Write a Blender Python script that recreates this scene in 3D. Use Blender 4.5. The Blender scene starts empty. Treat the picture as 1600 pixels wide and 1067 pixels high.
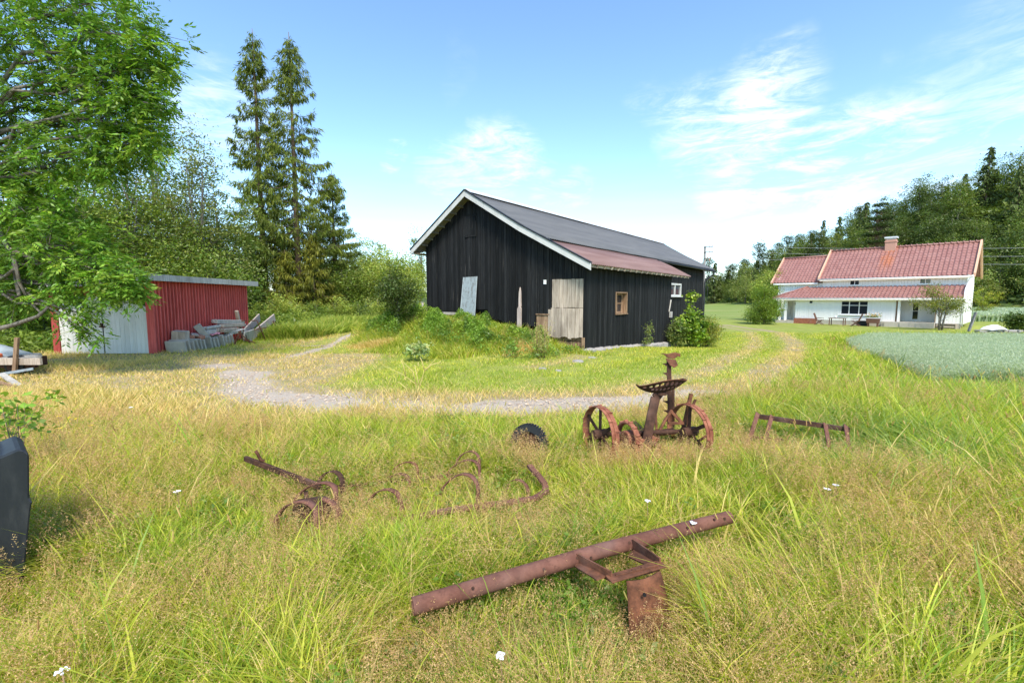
import bpy, math, random
import numpy as np
from mathutils import Vector, Matrix
R_ = math.radians
sc = bpy.context.scene
COL = sc.collection
rng = np.random.default_rng(7)
random.seed(7)

# ------------------------------------------------------------------ camera
CAM_H = 2.0
FPX = 711.0
PITCH = math.atan(66.5 / FPX)
cam_d = bpy.data.cameras.new('camera')
cam_d.sensor_width = 36.0
cam_d.lens = FPX / 1600 * 36.0
cam_d.clip_start = 0.05
cam_d.clip_end = 3000
cam = bpy.data.objects.new('camera', cam_d)
COL.objects.link(cam)
cam.location = (0, 0, CAM_H)
cam.rotation_euler = (math.pi / 2 - PITCH, 0, 0)
sc.camera = cam

# ------------------------------------------------------------------ light
SUN_DIR = Vector((0.16, -0.98, 0.0)).normalized()
SUN_EL = R_(50)
sun_vec = Vector((SUN_DIR.x * math.cos(SUN_EL), SUN_DIR.y * math.cos(SUN_EL), math.sin(SUN_EL)))
sl = bpy.data.lights.new('sun', 'SUN')
sl.energy = 2.35
sl.angle = R_(18.0)
sl.color = (1.0, 0.935, 0.83)
so = bpy.data.objects.new('sun', sl)
COL.objects.link(so)
so.rotation_euler = sun_vec.to_track_quat('Z', 'Y').to_euler()
so.location = (10, -20, 40)

sc.view_settings.view_transform = 'Standard'
sc.view_settings.look = 'None'
sc.view_settings.gamma = 1
sc.view_settings.use_curve_mapping = False
sc.view_settings.exposure = 1.42
sc.cycles.max_bounces = 8
sc.cycles.transparent_max_bounces = 8
sc.cycles.use_adaptive_sampling = True


def at(px, py, Y):
    """real point at depth Y on the sight line of a photo pixel"""
    dx = (px - 800) / FPX
    dy = (533.5 - py) / FPX
    d = (dx, math.cos(PITCH) + dy * math.sin(PITCH), -math.sin(PITCH) + dy * math.cos(PITCH))
    t = Y / d[1]
    return Vector((d[0] * t, Y, CAM_H + d[2] * t))


def gnd(px, py, z=0.0):
    dx = (px - 800) / FPX
    dy = (533.5 - py) / FPX
    d = (dx, math.cos(PITCH) + dy * math.sin(PITCH), -math.sin(PITCH) + dy * math.cos(PITCH))
    t = (z - CAM_H) / d[2]
    return Vector((d[0] * t, d[1] * t, z))


def dirv(px, py):
    return at(px, py, 10.0) - Vector((0, 0, CAM_H))


# ------------------------------------------------------------------ world
w = bpy.data.worlds.new('World')
sc.world = w
w.use_nodes = True
nt = w.node_tree
nt.nodes.clear()


class NG:
    """tiny node helper"""
    def __init__(self, tree):
        self.t = tree

    def n(self, typ, **kw):
        nd = self.t.nodes.new(typ)
        for k, v in kw.items():
            if k.startswith('i_'):
                key = k[2:]
                key = int(key) if key.isdigit() else key.replace('_', ' ')
                self.set(nd.inputs[key], v)
            else:
                setattr(nd, k, v)
        return nd

    def set(self, sock, v):
        if isinstance(v, bpy.types.NodeSocket):
            self.t.links.new(v, sock)
        else:
            sock.default_value = v

    def math(self, op, a, b=None, c=None, clamp=False):
        nd = self.t.nodes.new('ShaderNodeMath')
        nd.operation = op
        nd.use_clamp = clamp
        for i, v in enumerate((a, b, c)):
            if v is not None:
                self.set(nd.inputs[i], v)
        return nd.outputs[0]

    def vmath(self, op, a, b=None, out=0):
        nd = self.t.nodes.new('ShaderNodeVectorMath')
        nd.operation = op
        for i, v in enumerate((a, b)):
            if v is not None:
                self.set(nd.inputs[i], v)
        return nd.outputs[out]

    def mix(self, f, a, b, blend='MIX'):
        nd = self.t.nodes.new('ShaderNodeMix')
        nd.data_type = 'RGBA'
        nd.blend_type = blend
        nd.clamp_factor = True
        self.set(nd.inputs[0], f)
        self.set(nd.inputs[6], a if isinstance(a, bpy.types.NodeSocket) else (*a[:3], 1))
        self.set(nd.inputs[7], b if isinstance(b, bpy.types.NodeSocket) else (*b[:3], 1))
        return nd.outputs[2]

    def ramp(self, f, a, b):
        """smoothstep from a to b"""
        nd = self.t.nodes.new('ShaderNodeMapRange')
        nd.interpolation_type = 'SMOOTHSTEP'
        self.set(nd.inputs[0], f)
        nd.inputs[1].default_value = a
        nd.inputs[2].default_value = b
        return nd.outputs[0]

    def noise(self, vec, scale, detail=4, rough=0.55, dist=0.0):
        nd = self.t.nodes.new('ShaderNodeTexNoise')
        if vec is not None:
            self.set(nd.inputs['Vector'], vec)
        nd.inputs['Scale'].default_value = scale
        nd.inputs['Detail'].default_value = detail
        nd.inputs['Roughness'].default_value = rough
        nd.inputs['Distortion'].default_value = dist
        return nd.outputs[0]

    def mapping(self, vec, scale=(1, 1, 1), rot=(0, 0, 0), loc=(0, 0, 0)):
        nd = self.t.nodes.new('ShaderNodeMapping')
        self.set(nd.inputs[0], vec)
        nd.inputs['Location'].default_value = loc
        nd.inputs['Rotation'].default_value = rot
        nd.inputs['Scale'].default_value = scale
        return nd.outputs[0]


g = NG(nt)
sky = g.n('ShaderNodeTexSky', sky_type='NISHITA', sun_disc=False)
sky.sun_elevation = SUN_EL
sky.sun_rotation = math.atan2(SUN_DIR.x, SUN_DIR.y)
sky.altitude = 100
sky.air_density = 1.0
sky.dust_density = 0.0
sky.ozone_density = 2.0
tc = g.n('ShaderNodeTexCoord')
dvec = tc.outputs['Generated']
sep = g.n('ShaderNodeSeparateXYZ')
nt.links.new(dvec, sep.inputs[0])
zz = g.math('MAXIMUM', sep.outputs[2], 0.0)
den = g.math('ADD', zz, 0.10)
comb = g.n('ShaderNodeCombineXYZ')
nt.links.new(g.math('DIVIDE', sep.outputs[0], den), comb.inputs[0])
nt.links.new(g.math('DIVIDE', sep.outputs[1], den), comb.inputs[1])
pl = comb.outputs[0]
az_ = g.math('ARCTAN2', sep.outputs[0], sep.outputs[1])
comb2 = g.n('ShaderNodeCombineXYZ')
nt.links.new(az_, comb2.inputs[0])
nt.links.new(sep.outputs[2], comb2.inputs[1])
ae = comb2.outputs[0]
n1 = g.noise(g.mapping(ae, (1.6, 8.0, 1), (0, 0, R_(-9))), 2.2, 11, 0.66, 1.1)
n2 = g.noise(g.mapping(ae, (3.0, 11.0, 1), (0, 0, R_(13)), (3.1, 1.7, 0)), 2.6, 10, 0.70, 1.6)
wisp = g.math('ADD', g.math('MULTIPLY', n1, 0.55), g.math('MULTIPLY', n2, 0.45))


wv = g.n('ShaderNodeTexNoise')
g.set(wv.inputs['Vector'], dvec)
wv.inputs['Scale'].default_value = 5.0
wv.inputs['Detail'].default_value = 5
dwarp = g.vmath('NORMALIZE', g.vmath('ADD', dvec, g.vmath('MULTIPLY', g.vmath('SUBTRACT', wv.outputs[1], (.5, .5, .5)), (.30, .30, .30))))


def blob(px, py, rad, amp):
    d = dirv(px, py).normalized()
    dt = g.vmath('DOT_PRODUCT', dwarp, tuple(d), out=1)
    return g.math('MULTIPLY', g.ramp(dt, math.cos(R_(rad)), 1.0), amp)


msum = None
for b in [(1110, 225, 8, .80), (1180, 215, 9, 1.0), (1260, 250, 8, 1.0), (1360, 225, 8, .85), (1440, 215, 8, .75), (1560, 240, 8, .60), (1230, 295, 4.5, .95),
          (700, 112, 3, .05), (790, 245, 6, .75), (725, 265, 6, .5), (617, 243, 2.6, .8), (330, 195, 7, .5), (880, 290, 4.5, .5), (1540, 165, 7, .30)]:
    m_ = blob(*b)
    msum = m_ if msum is None else g.math('MAXIMUM', msum, m_)
cl = g.math('MULTIPLY', g.ramp(wisp, 0.40, 0.66), msum)
hz = g.math('SUBTRACT', 1.0, g.ramp(sep.outputs[2], 0.0, 0.36))
cl2 = g.math('MULTIPLY', g.ramp(g.noise(g.mapping(ae, (1.0, 9, 1)), 1.6, 6, 0.55, 0.4), 0.30, 0.75), g.math('MULTIPLY', hz, 0.28))
cl = g.math('MAXIMUM', g.math('MULTIPLY', cl, 1.0), cl2, clamp=True)
hs = g.n('ShaderNodeHueSaturation')
hs.inputs['Saturation'].default_value = 1.0
nt.links.new(sky.outputs[0], hs.inputs['Color'])
skyc = g.mix(1.0, hs.outputs[0], (0.76, 0.86, 0.90), 'MULTIPLY')
mixc = g.mix(cl, skyc, (3.8, 3.98, 4.12))
bg = g.n('ShaderNodeBackground')
nt.links.new(mixc, bg.inputs[0])
bg.inputs[1].default_value = 0.138
wo = g.n('ShaderNodeOutputWorld')
nt.links.new(bg.outputs[0], wo.inputs[0])


# ------------------------------------------------------------------ materials
def newmat(name):
    m = bpy.data.materials.new(name)
    m.use_nodes = True
    m.node_tree.nodes.clear()
    g = NG(m.node_tree)
    out = g.n('ShaderNodeOutputMaterial')
    return m, g, out


def principled(g, out, col, rough=0.8, metal=0.0, bump=None, bstr=0.3, bdist=0.02, spec=0.3):
    p = g.n('ShaderNodeBsdfPrincipled')
    g.set(p.inputs['Base Color'], col if isinstance(col, bpy.types.NodeSocket) else (*col, 1))
    g.set(p.inputs['Roughness'], rough)
    p.inputs['Metallic'].default_value = metal
    p.inputs['Specular IOR Level'].default_value = spec
    if bump is not None:
        b = g.n('ShaderNodeBump')
        b.inputs['Strength'].default_value = bstr
        b.inputs['Distance'].default_value = bdist
        g.set(b.inputs['Height'], bump)
        g.t.links.new(b.outputs[0], p.inputs['Normal'])
    g.t.links.new(p.outputs[0], out.inputs[0])
    return p


def objco(g):
    return g.n('ShaderNodeTexCoord').outputs['Object']


def tint(g):
    a = g.n('ShaderNodeAttribute')
    a.attribute_name = 'tint'
    return a.outputs['Fac']


def m_wood(name, dark, light, streak=(.03, .03, .03), rough=0.85, sc_=6, amt=0.5, vary=0.35, spec=.2, axis='z', worn=None, wornamt=.6):
    m, g, out = newmat(name)
    o = objco(g)
    s = {'z': (14, 14, 0.9), 'x': (0.9, 14, 14), 'y': (14, .9, 14)}[axis]
    n = g.noise(g.mapping(o, s), sc_ * .3, 6, 0.65, 0.2)
    n2 = g.noise(g.mapping(o, (2, 2, .6)), 1.4, 4, 0.6)
    t = tint(g)
    c = g.mix(g.ramp(n, .3, .7), dark, light)
    c = g.mix(g.math('MULTIPLY', g.ramp(n2, .45, .75), amt), c, streak)
    if worn is not None:
        n3 = g.noise(g.mapping(o, (22, 22, 0.7)), 1.0, 5, .7)
        n4 = g.noise(g.mapping(o, (1, 1, .8)), .9, 3, .6)
        c = g.mix(g.math('MULTIPLY', g.ramp(n3, .56, .72), g.math('MULTIPLY', g.ramp(n4, .42, .62), wornamt)), c, worn)
    v = g.math('MULTIPLY_ADD', t, vary, 1 - vary / 2)
    c = g.mix(1.0, c, _grey(g, v), 'MULTIPLY')
    principled(g, out, c, rough, bump=n, bstr=.5, bdist=.01, spec=spec)
    return m


def _grey(g, v):
    c = g.n('ShaderNodeCombineColor')
    for i in range(3):
        g.t.links.new(v, c.inputs[i])
    return c.outputs[0]


def m_rust(name, a=(.085, .036, .020), b=(.20, .080, .042), c_=(.035, .018, .012), rough=.9, scale=9):
    m, g, out = newmat(name)
    o = g.n('ShaderNodeNewGeometry').outputs['Position']
    n = g.noise(o, scale, 8, .7)
    n2 = g.noise(o, scale * 5, 5, .6)
    n3 = g.noise(o, scale * .35, 3, .5)
    c = g.mix(g.ramp(n, .35, .65), a, b)
    c = g.mix(g.math('MULTIPLY', g.ramp(n2, .5, .75), .6), c, c_)
    c = g.mix(g.math('MULTIPLY', g.ramp(n3, .5, .8), .35), c, (.26, .17, .14))
    principled(g, out, c, rough, bump=n2, bstr=.5, bdist=.004, spec=.25)
    return m


def m_plain(name, col, rough=.7, var=.18, scale=8, metal=0, spec=.3, dirt=None, dscale=2.5, damt=.5, bstr=.2):
    m, g, out = newmat(name)
    o = g.n('ShaderNodeNewGeometry').outputs['Position']
    n = g.noise(o, scale, 6, .6)
    c = g.mix(n, tuple(x * (1 - var) for x in col), tuple(min(1, x * (1 + var)) for x in col))
    if dirt is not None:
        c = g.mix(g.math('MULTIPLY', g.ramp(g.noise(g.mapping(o, (1, 1, .5)), dscale, 7, .68), .45, .7), damt), c, dirt)
    t = tint(g)
    principled(g, out, c, rough, metal, bump=n, bstr=bstr, bdist=.006, spec=spec)
    return m


LEAFMUL = (1.72, 1.48, .98)


def m_leaf(name, trans=.35, gloss=.25, mul=LEAFMUL):
    m, g, out = newmat(name)
    a = g.n('ShaderNodeAttribute')
    a.attribute_name = 'Col'
    c = g.mix(1.0, a.outputs['Color'], mul, 'MULTIPLY')
    d = g.n('ShaderNodeBsdfDiffuse')
    g.set(d.inputs[0], c)
    t = g.n('ShaderNodeBsdfTranslucent')
    g.set(t.inputs[0], g.mix(1.0, c, (1.15, 1.25, .6), 'MULTIPLY'))
    ms = g.n('ShaderNodeMixShader')
    ms.inputs[0].default_value = trans
    g.t.links.new(d.outputs[0], ms.inputs[1])
    g.t.links.new(t.outputs[0], ms.inputs[2])
    gl = g.n('ShaderNodeBsdfGlossy')
    gl.inputs['Roughness'].default_value = .45
    gl.inputs[0].default_value = (.8, .8, .8, 1)
    ms2 = g.n('ShaderNodeMixShader')
    ms2.inputs[0].default_value = gloss * .12
    g.t.links.new(ms.outputs[0], ms2.inputs[1])
    g.t.links.new(gl.outputs[0], ms2.inputs[2])
    g.t.links.new(ms2.outputs[0], out.inputs[0])
    return m


def m_bark(name, a, b):
    m, g, out = newmat(name)
    o = g.n('ShaderNodeNewGeometry').outputs['Position']
    n = g.noise(g.mapping(o, (6, 6, 1.5)), 2.2, 6, .65)
    principled(g, out, g.mix(g.ramp(n, .35, .65), a, b), .95, bump=n, bstr=.6, bdist=.02, spec=.1)
    return m


def m_glass(name, col=(.02, .025, .03), rough=.06):
    m, g, out = newmat(name)
    p = principled(g, out, col, rough, spec=.8)
    return m


def m_ground():
    m, g, out = newmat('ground')
    o = g.n('ShaderNodeNewGeometry').outputs['Position']

    def attr(nm):
        a = g.n('ShaderNodeAttribute')
        a.attribute_name = nm
        return a.outputs['Fac']
    big = g.noise(o, .35, 5, .6)
    mid = g.noise(o, 1.6, 6, .62)
    fine = g.noise(o, 14, 6, .7)
    vfine = g.noise(o, 60, 3, .6)
    mow = g.noise(g.mapping(o, (.5, .12, 1), (0, 0, R_(38))), 3.0, 3, .5)
    lawn = g.mix(g.ramp(mid, .35, .65), (.23, .28, .045), (.33, .355, .075))
    lawn = g.mix(g.math('MULTIPLY', g.ramp(mow, .45, .62), .55), lawn, (.300, .285, .085))
    lawn = g.mix(g.math('MULTIPLY', g.ramp(fine, .42, .7), .5), lawn, (.095, .135, .022))
    straw = g.mix(g.ramp(fine, .3, .65), (.42, .325, .20), (.30, .235, .13))
    straw = g.mix(g.math('MULTIPLY', g.ramp(mid, .5, .7), .55), straw, (.19, .20, .05))
    grav = g.mix(g.ramp(vfine, .3, .7), (.34, .28, .22), (.48, .41, .33))
    grav = g.mix(g.math('MULTIPLY', g.ramp(fine, .55, .75), .5), grav, (.17, .145, .12))
    soil = g.mix(g.ramp(fine, .3, .7), (.09, .12, .02), (.20, .20, .05))
    nz = g.math('ADD', g.math('MULTIPLY', g.math('SUBTRACT', mid, .5), .9), g.math('MULTIPLY', g.math('SUBTRACT', fine, .5), .9))
    c = g.mix(g.ramp(g.math('ADD', attr('dry'), nz), .30, .70), lawn, straw)
    c = g.mix(g.ramp(g.math('ADD', attr('gravel'), g.math('MULTIPLY', nz, 1.0)), .40, .66), c, grav)
    c = g.mix(attr('tall'), c, soil)
    far = g.mix(g.ramp(g.noise(g.mapping(o, (.02, .10, 1), (0, 0, R_(-6))), 2.0, 4, .5), .40, .60), (.17, .24, .045), (.25, .27, .08))
    c = g.mix(attr('far'), c, far)
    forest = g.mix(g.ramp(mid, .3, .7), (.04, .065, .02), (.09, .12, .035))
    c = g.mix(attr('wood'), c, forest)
    bmp = g.math('ADD', g.math('MULTIPLY', fine, .6), g.math('MULTIPLY', vfine, .4))
    principled(g, out, c, .95, bump=bmp, bstr=.7, bdist=.03, spec=.1)
    return m


def m_roof_metal(name, a, b, stain, amt=.5):
    m, g, out = newmat(name)
    o = objco(g)
    n = g.noise(g.mapping(o, (1.0, .12, .5)), 2.2, 6, .6)
    n2 = g.noise(o, 3.0, 8, .65)
    sheet = g.n('ShaderNodeTexWave', wave_type='BANDS', bands_direction='Y')
    g.set(sheet.inputs['Vector'], o)
    sheet.inputs['Scale'].default_value = .9
    sheet.inputs['Distortion'].default_value = 1.5
    c = g.mix(g.ramp(n, .3, .7), a, b)
    c = g.mix(g.math('MULTIPLY', g.ramp(n2, .5, .75), amt), c, stain)
    c = g.mix(g.math('MULTIPLY', sheet.outputs[1], .12), c, stain)
    principled(g, out, c, .55, bump=n2, bstr=.1, bdist=.01, spec=.35)
    return m


def m_tile():
    m, g, out = newmat('roof_tile')
    o = objco(g)
    v = g.n('ShaderNodeTexVoronoi')
    g.set(v.inputs['Vector'], g.mapping(o, (3.3, 2.9, .01)))
    v.inputs['Scale'].default_value = 1
    n = g.noise(o, 2.0, 6, .65)
    c = g.mix(g.ramp(n, .3, .7), (.24, .098, .080), (.32, .155, .128))
    c = g.mix(g.math('MULTIPLY', v.outputs['Color'], .3), c, (.36, .19, .155))
    sx = g.n('ShaderNodeSeparateXYZ')
    g.t.links.new(o, sx.inputs[0])
    d = g.math('ABSOLUTE', g.math('ADD', sx.outputs[0], 5.75))
    st = g.math('MULTIPLY', g.math('SUBTRACT', 1.0, g.ramp(d, .25, .75)), g.ramp(sx.outputs[2], 4.6, 6.2))
    st = g.math('MULTIPLY', st, g.ramp(g.noise(g.mapping(o, (4, .5, .5)), 1.6, 5, .6), .35, .6))
    c = g.mix(g.math('MULTIPLY', st, .8), c, (.42, .13, .045))
    principled(g, out, c, .45, spec=.4)
    return m


M = {}
M['ground'] = m_ground()
M['leaf'] = m_leaf('leaf')
M['needle'] = m_leaf('needle', .18, .1)
M['grass'] = m_leaf('grass_blade', .45, .15, (2.06, 1.88, 1.22))
M['herb'] = m_leaf('herb_leaf', .4, .2, (2.1, 1.85, 1.2))
M['bark_grey'] = m_bark('grey_bark', (.10, .085, .065), (.22, .195, .16))
M['bark_brown'] = m_bark('brown_bark', (.10, .065, .045), (.21, .15, .105))
M['barn_black'] = m_wood('tarred_black_boards', (.0080, .0082, .0085), (.0185, .0187, .019), (.006, .006, .006), rough=.75, vary=1.0, amt=.4, worn=(.11, .10, .088), wornamt=.75)
M['wood_grey'] = m_wood('weathered_grey_boards', (.33, .26, .20), (.54, .445, .35), (.09, .065, .045), vary=.45, amt=.6, worn=(.05, .035, .025), wornamt=.85)
M['wood_pale'] = m_wood('pale_grey_wood', (.36, .33, .29), (.58, .54, .48), (.17, .14, .11), vary=.25, amt=.5)
M['wood_brown'] = m_wood('bare_brown_wood', (.16, .09, .05), (.38, .25, .15), (.06, .035, .02), vary=.3, amt=.5)
M['wood_pink'] = m_wood('pinkish_bare_board', (.36, .28, .24), (.60, .50, .44), (.20, .12, .09), vary=.3, amt=.4)
M['red_wood'] = m_wood('falu_red_boards', (.43, .068, .052), (.58, .115, .095), (.30, .045, .034), vary=.75, amt=.3, worn=(.62, .24, .20), wornamt=.5)
M['white_wood'] = m_wood('white_painted_boards', (.68, .64, .55), (.78, .745, .66), (.54, .50, .42), vary=.10, amt=.3, worn=(.42, .40, .35), wornamt=.35)
M['house_white'] = m_wood('house_white_paint', (.86, .83, .785), (.90, .87, .825), (.82, .79, .745), vary=.05, amt=.2, rough=.6)
M['white_trim'] = m_plain('white_trim_paint', (.56, .55, .52), .6, .08, 6, dirt=(.38, .37, .33), damt=.6)
M['peach'] = m_plain('peach_painted_verge', (.68, .40, .26), .6, .08, 4)
M['soffit'] = m_wood('bare_soffit_boards', (.14, .12, .09), (.27, .24, .18), (.09, .08, .06), vary=.3)
M['black_roof'] = m_roof_metal('dark_grey_corrugated_sheet', (.098, .097, .094), (.135, .132, .126), (.175, .165, .15), .45)
M['red_roof'] = m_roof_metal('faded_red_corrugated_sheet', (.175, .095, .075), (.245, .150, .125), (.20, .14, .13), .5)
M['ridge_metal'] = m_plain('bright_ridge_metal', (.66, .68, .70), .4, .08, 5, metal=.0, spec=.5)
M['tile'] = m_tile()
M['galv'] = m_plain('flaking_blue_grey_paint', (.29, .335, .345), .6, .18, 12, dirt=(.12, .10, .085), dscale=9, damt=.75)
M['rust'] = m_rust('rusted_iron')
M['rust_red'] = m_rust('red_rusted_iron', (.19, .062, .034), (.34, .135, .078), (.08, .03, .018))
M['rust_dark'] = m_rust('dark_brown_iron', (.040, .020, .013), (.095, .045, .028), (.018, .011, .009))
M['rust_pink'] = m_rust('pale_rusted_pipe', (.120, .050, .034), (.195, .088, .060), (.065, .030, .020), scale=7)
M['stone'] = m_plain('grey_stone', (.33, .30, .27), .9, .3, 5, dirt=(.16, .14, .11), damt=.6, bstr=.6)
M['concrete'] = m_plain('weathered_concrete', (.46, .415, .345), .9, .2, 9, dirt=(.20, .19, .16), damt=.5, bstr=.5)
M['brick'] = m_plain('old_red_brick', (.42, .19, .12), .9, .25, 9, bstr=.5)
M['chimney'] = m_plain('chimney_brick', (.50, .27, .20), .85, .12, 7)
M['glass'] = m_glass('window_glass')
M['dark'] = m_plain('dark_interior', (.01, .01, .01), .9, .2, 5)
M['charcoal'] = m_plain('charcoal_plastic', (.014, .016, .019), .55, .12, 5, dirt=(.045, .046, .046), dscale=4, damt=.6)
M['black_rubber'] = m_plain('black_rubber', (.02, .022, .025), .6, .3, 20)
M['tarp'] = m_plain('blue_grey_tarpaulin', (.33, .37, .39), .5, .15, 4)
M['orange'] = m_plain('orange_red_plastic', (.62, .13, .045), .6, .1, 6)
M['curtain'] = m_plain('white_curtain', (.62, .60, .57), .9, .1, 12)
M['blue_paint'] = m_plain('pale_blue_paint', (.30, .35, .37), .6, .2, 10, dirt=(.2, .12, .08), dscale=8)
M['white_petal'] = m_plain('white_petals', (.82, .80, .82), .8, .05, 9)
M['yellow_petal'] = m_plain('yellow_petals', (.85, .62, .03), .8, .05, 9)
M['pink_petal'] = m_plain('pink_petals', (.75, .30, .32), .8, .1, 9)
M['white_plastic'] = m_plain('white_wrap', (.80, .80, .78), .6, .05, 4)
M['teak'] = m_plain('brown_garden_wood', (.14, .07, .045), .7, .2, 6)
M['pole'] = m_bark('grey_pole_wood', (.14, .135, .125), (.25, .24, .22))
M['wire'] = m_plain('pale_wire', (.45, .46, .47), .5, .05, 4)


# ------------------------------------------------------------------ object helpers
def tag(o, label=None, cat=None, group=None, kind=None):
    if label: o['label'] = label
    if cat: o['category'] = cat
    if group: o['group'] = group
    if kind is None and cat: kind = 'thing'
    if kind: o['kind'] = kind
    return o


def thing(name, label, cat, loc=(0, 0, 0), rotz=0.0, group=None):
    o = bpy.data.objects.new(name, None)
    o.empty_display_size = .2
    COL.objects.link(o)
    o.location = loc
    o.rotation_euler = (0, 0, rotz)
    return tag(o, label, cat, group)


def mat_of(o):
    """world matrix of a thing or part (translation + z rotation)"""
    m = Matrix.Translation(o.location) @ o.rotation_euler.to_matrix().to_4x4() @ Matrix.Diagonal((*o.scale, 1))
    return (mat_of(o.parent) @ m) if o.parent else m


def arrmesh(name, V, F, k, mat, parent=None, col=None, tintv=None, world=True, smooth=False):
    """V (n,3) float, F flat int array of k-gons"""
    me = bpy.data.meshes.new(name)
    V = np.asarray(V, dtype=np.float32).reshape(-1, 3)
    if parent is not None and world:
        Mi = np.array(mat_of(parent).inverted())
        V = V @ Mi[:3, :3].T.astype(np.float32) + Mi[:3, 3].astype(np.float32)
    F = np.asarray(F, dtype=np.int32).ravel()
    nf = len(F) // k
    me.vertices.add(len(V))
    me.vertices.foreach_set('co', V.ravel())
    me.loops.add(len(F))
    me.loops.foreach_set('vertex_index', F)
    me.polygons.add(nf)
    me.polygons.foreach_set('loop_start', np.arange(nf, dtype=np.int32) * k)
    if col is not None:
        a = me.color_attributes.new('Col', 'FLOAT_COLOR', 'POINT')
        c4 = np.ones((len(V), 4), dtype=np.float32)
        c4[:, :3] = col
        a.data.foreach_set('color', c4.ravel())
    if tintv is not None:
        a = me.attributes.new('tint', 'FLOAT', 'POINT')
        a.data.foreach_set('value', np.asarray(tintv, dtype=np.float32))
    if smooth:
        me.polygons.foreach_set('use_smooth', np.ones(nf, dtype=bool))
    me.update(calc_edges=True)
    me.materials.append(mat)
    o = bpy.data.objects.new(name, me)
    COL.objects.link(o)
    if parent is not None:
        o.parent = parent
    return o


class MB:
    def __init__(self):
        self.v, self.f, self.t, self.sm = [], [], [], []

    def add(self, vs, fs, t=None, smooth=False):
        if t is None: t = random.random()
        b = len(self.v)
        self.v += [tuple(x) for x in vs]
        self.t += [t] * len(vs)
        self.f += [tuple(i + b for i in f) for f in fs]
        self.sm += [smooth] * len(fs)
        return self

    def box(self, c, s, rot=None, t=None):
        c = Vector(c)
        vs = []
        for x in (-.5, .5):
            for y in (-.5, .5):
                for z in (-.5, .5):
                    p = Vector((x * s[0], y * s[1], z * s[2]))
                    if rot is not None: p = rot @ p
                    vs.append(c + p)
        return self.add(vs, [(0, 1, 3, 2), (4, 6, 7, 5), (0, 4, 5, 1), (2, 3, 7, 6), (0, 2, 6, 4), (1, 5, 7, 3)], t)

    def bx(self, x0, x1, y0, y1, z0, z1, t=None):
        return self.box(((x0 + x1) / 2, (y0 + y1) / 2, (z0 + z1) / 2), (abs(x1 - x0), abs(y1 - y0), abs(z1 - z0)), t=t)

    def bar(self, a, b, w, h=None, up=(0, 0, 1), t=None):
        """rectangular bar from a to b; w across, h along up"""
        a, b = Vector(a), Vector(b)
        h = w if h is None else h
        d = (b - a)
        L = d.length
        d = d.normalized()
        u = Vector(up)
        if abs(d.dot(u)) > .97: u = Vector((0, 1, 0))
        s = d.cross(u).normalized()
        u = s.cross(d).normalized()
        rot = Matrix((s, d, u)).transposed()
        return self.box((a + b) / 2, (w, L, h), rot, t)

    def tube(self, path, r, n=8, t=None, caps=True, smooth=True):
        path = [Vector(p) for p in path]
        if not hasattr(r, '__len__'): r = [r] * len(path)
        vs, fs = [], []
        pu = None
        for i, p in enumerate(path):
            d = (path[min(i + 1, len(path) - 1)] - path[max(i - 1, 0)]).normalized()
            if pu is None:
                u = Vector((0, 0, 1)) if abs(d.z) < .9 else Vector((1, 0, 0))
            else:
                u = pu
            s = d.cross(u).normalized()
            u = s.cross(d).normalized()
            pu = u
            for k in range(n):
                a = 2 * math.pi * k / n
                vs.append(p + (s * math.cos(a) + u * math.sin(a)) * r[i])
        for i in range(len(path) - 1):
            for k in range(n):
                k2 = (k + 1) % n
                fs.append((i * n + k, i * n + k2, (i + 1) * n + k2, (i + 1) * n + k))
        self.add(vs, fs, t, smooth)
        if caps:
            b = len(self.v) - len(vs)
            self.f.append(tuple(b + k for k in range(n))[::-1]); self.sm.append(False)
            self.f.append(tuple(b + (len(path) - 1) * n + k for k in range(n))); self.sm.append(False)
        return self

    def prism(self, poly, ext, t=None):
        """closed polygon (list of 3-D points) extruded by vector ext"""
        poly = [Vector(p) for p in poly]
        n = len(poly)
        e = Vector(ext)
        vs = poly + [p + e for p in poly]
        fs = [tuple(range(n))[::-1], tuple(range(n, 2 * n))] + [(i, (i + 1) % n, n + (i + 1) % n, n + i) for i in range(n)]
        return self.add(vs, fs, t)

    def build(self, name, mat, parent=None, world=False, bevel=0.0):
        me = bpy.data.meshes.new(name)
        V = self.v
        if parent is not None and world:
            Mi = mat_of(parent).inverted()
            V = [Mi @ Vector(p) for p in V]
        me.from_pydata([tuple(p) for p in V], [], self.f)
        a = me.attributes.new('tint', 'FLOAT', 'POINT')
        a.data.foreach_set('value', self.t)
        me.polygons.foreach_set('use_smooth', self.sm)
        me.update()
        me.materials.append(mat)
        o = bpy.data.objects.new(name, me)
        COL.objects.link(o)
        if parent is not None: o.parent = parent
        if bevel > 0:
            b = o.modifiers.new('bevel', 'BEVEL')
            b.width = bevel
            b.segments = 1
            b.limit_method = 'ANGLE'
        return o


def copy_tree(o, parent=None):
    c = o.copy()
    COL.objects.link(c)
    if parent is not None: c.parent = parent
    for ch in o.children:
        copy_tree(ch, c)
    return c


def smooth(x, a, b):
    t = np.clip((x - a) / (b - a), 0, 1)
    return t * t * (3 - 2 * t)


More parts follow.
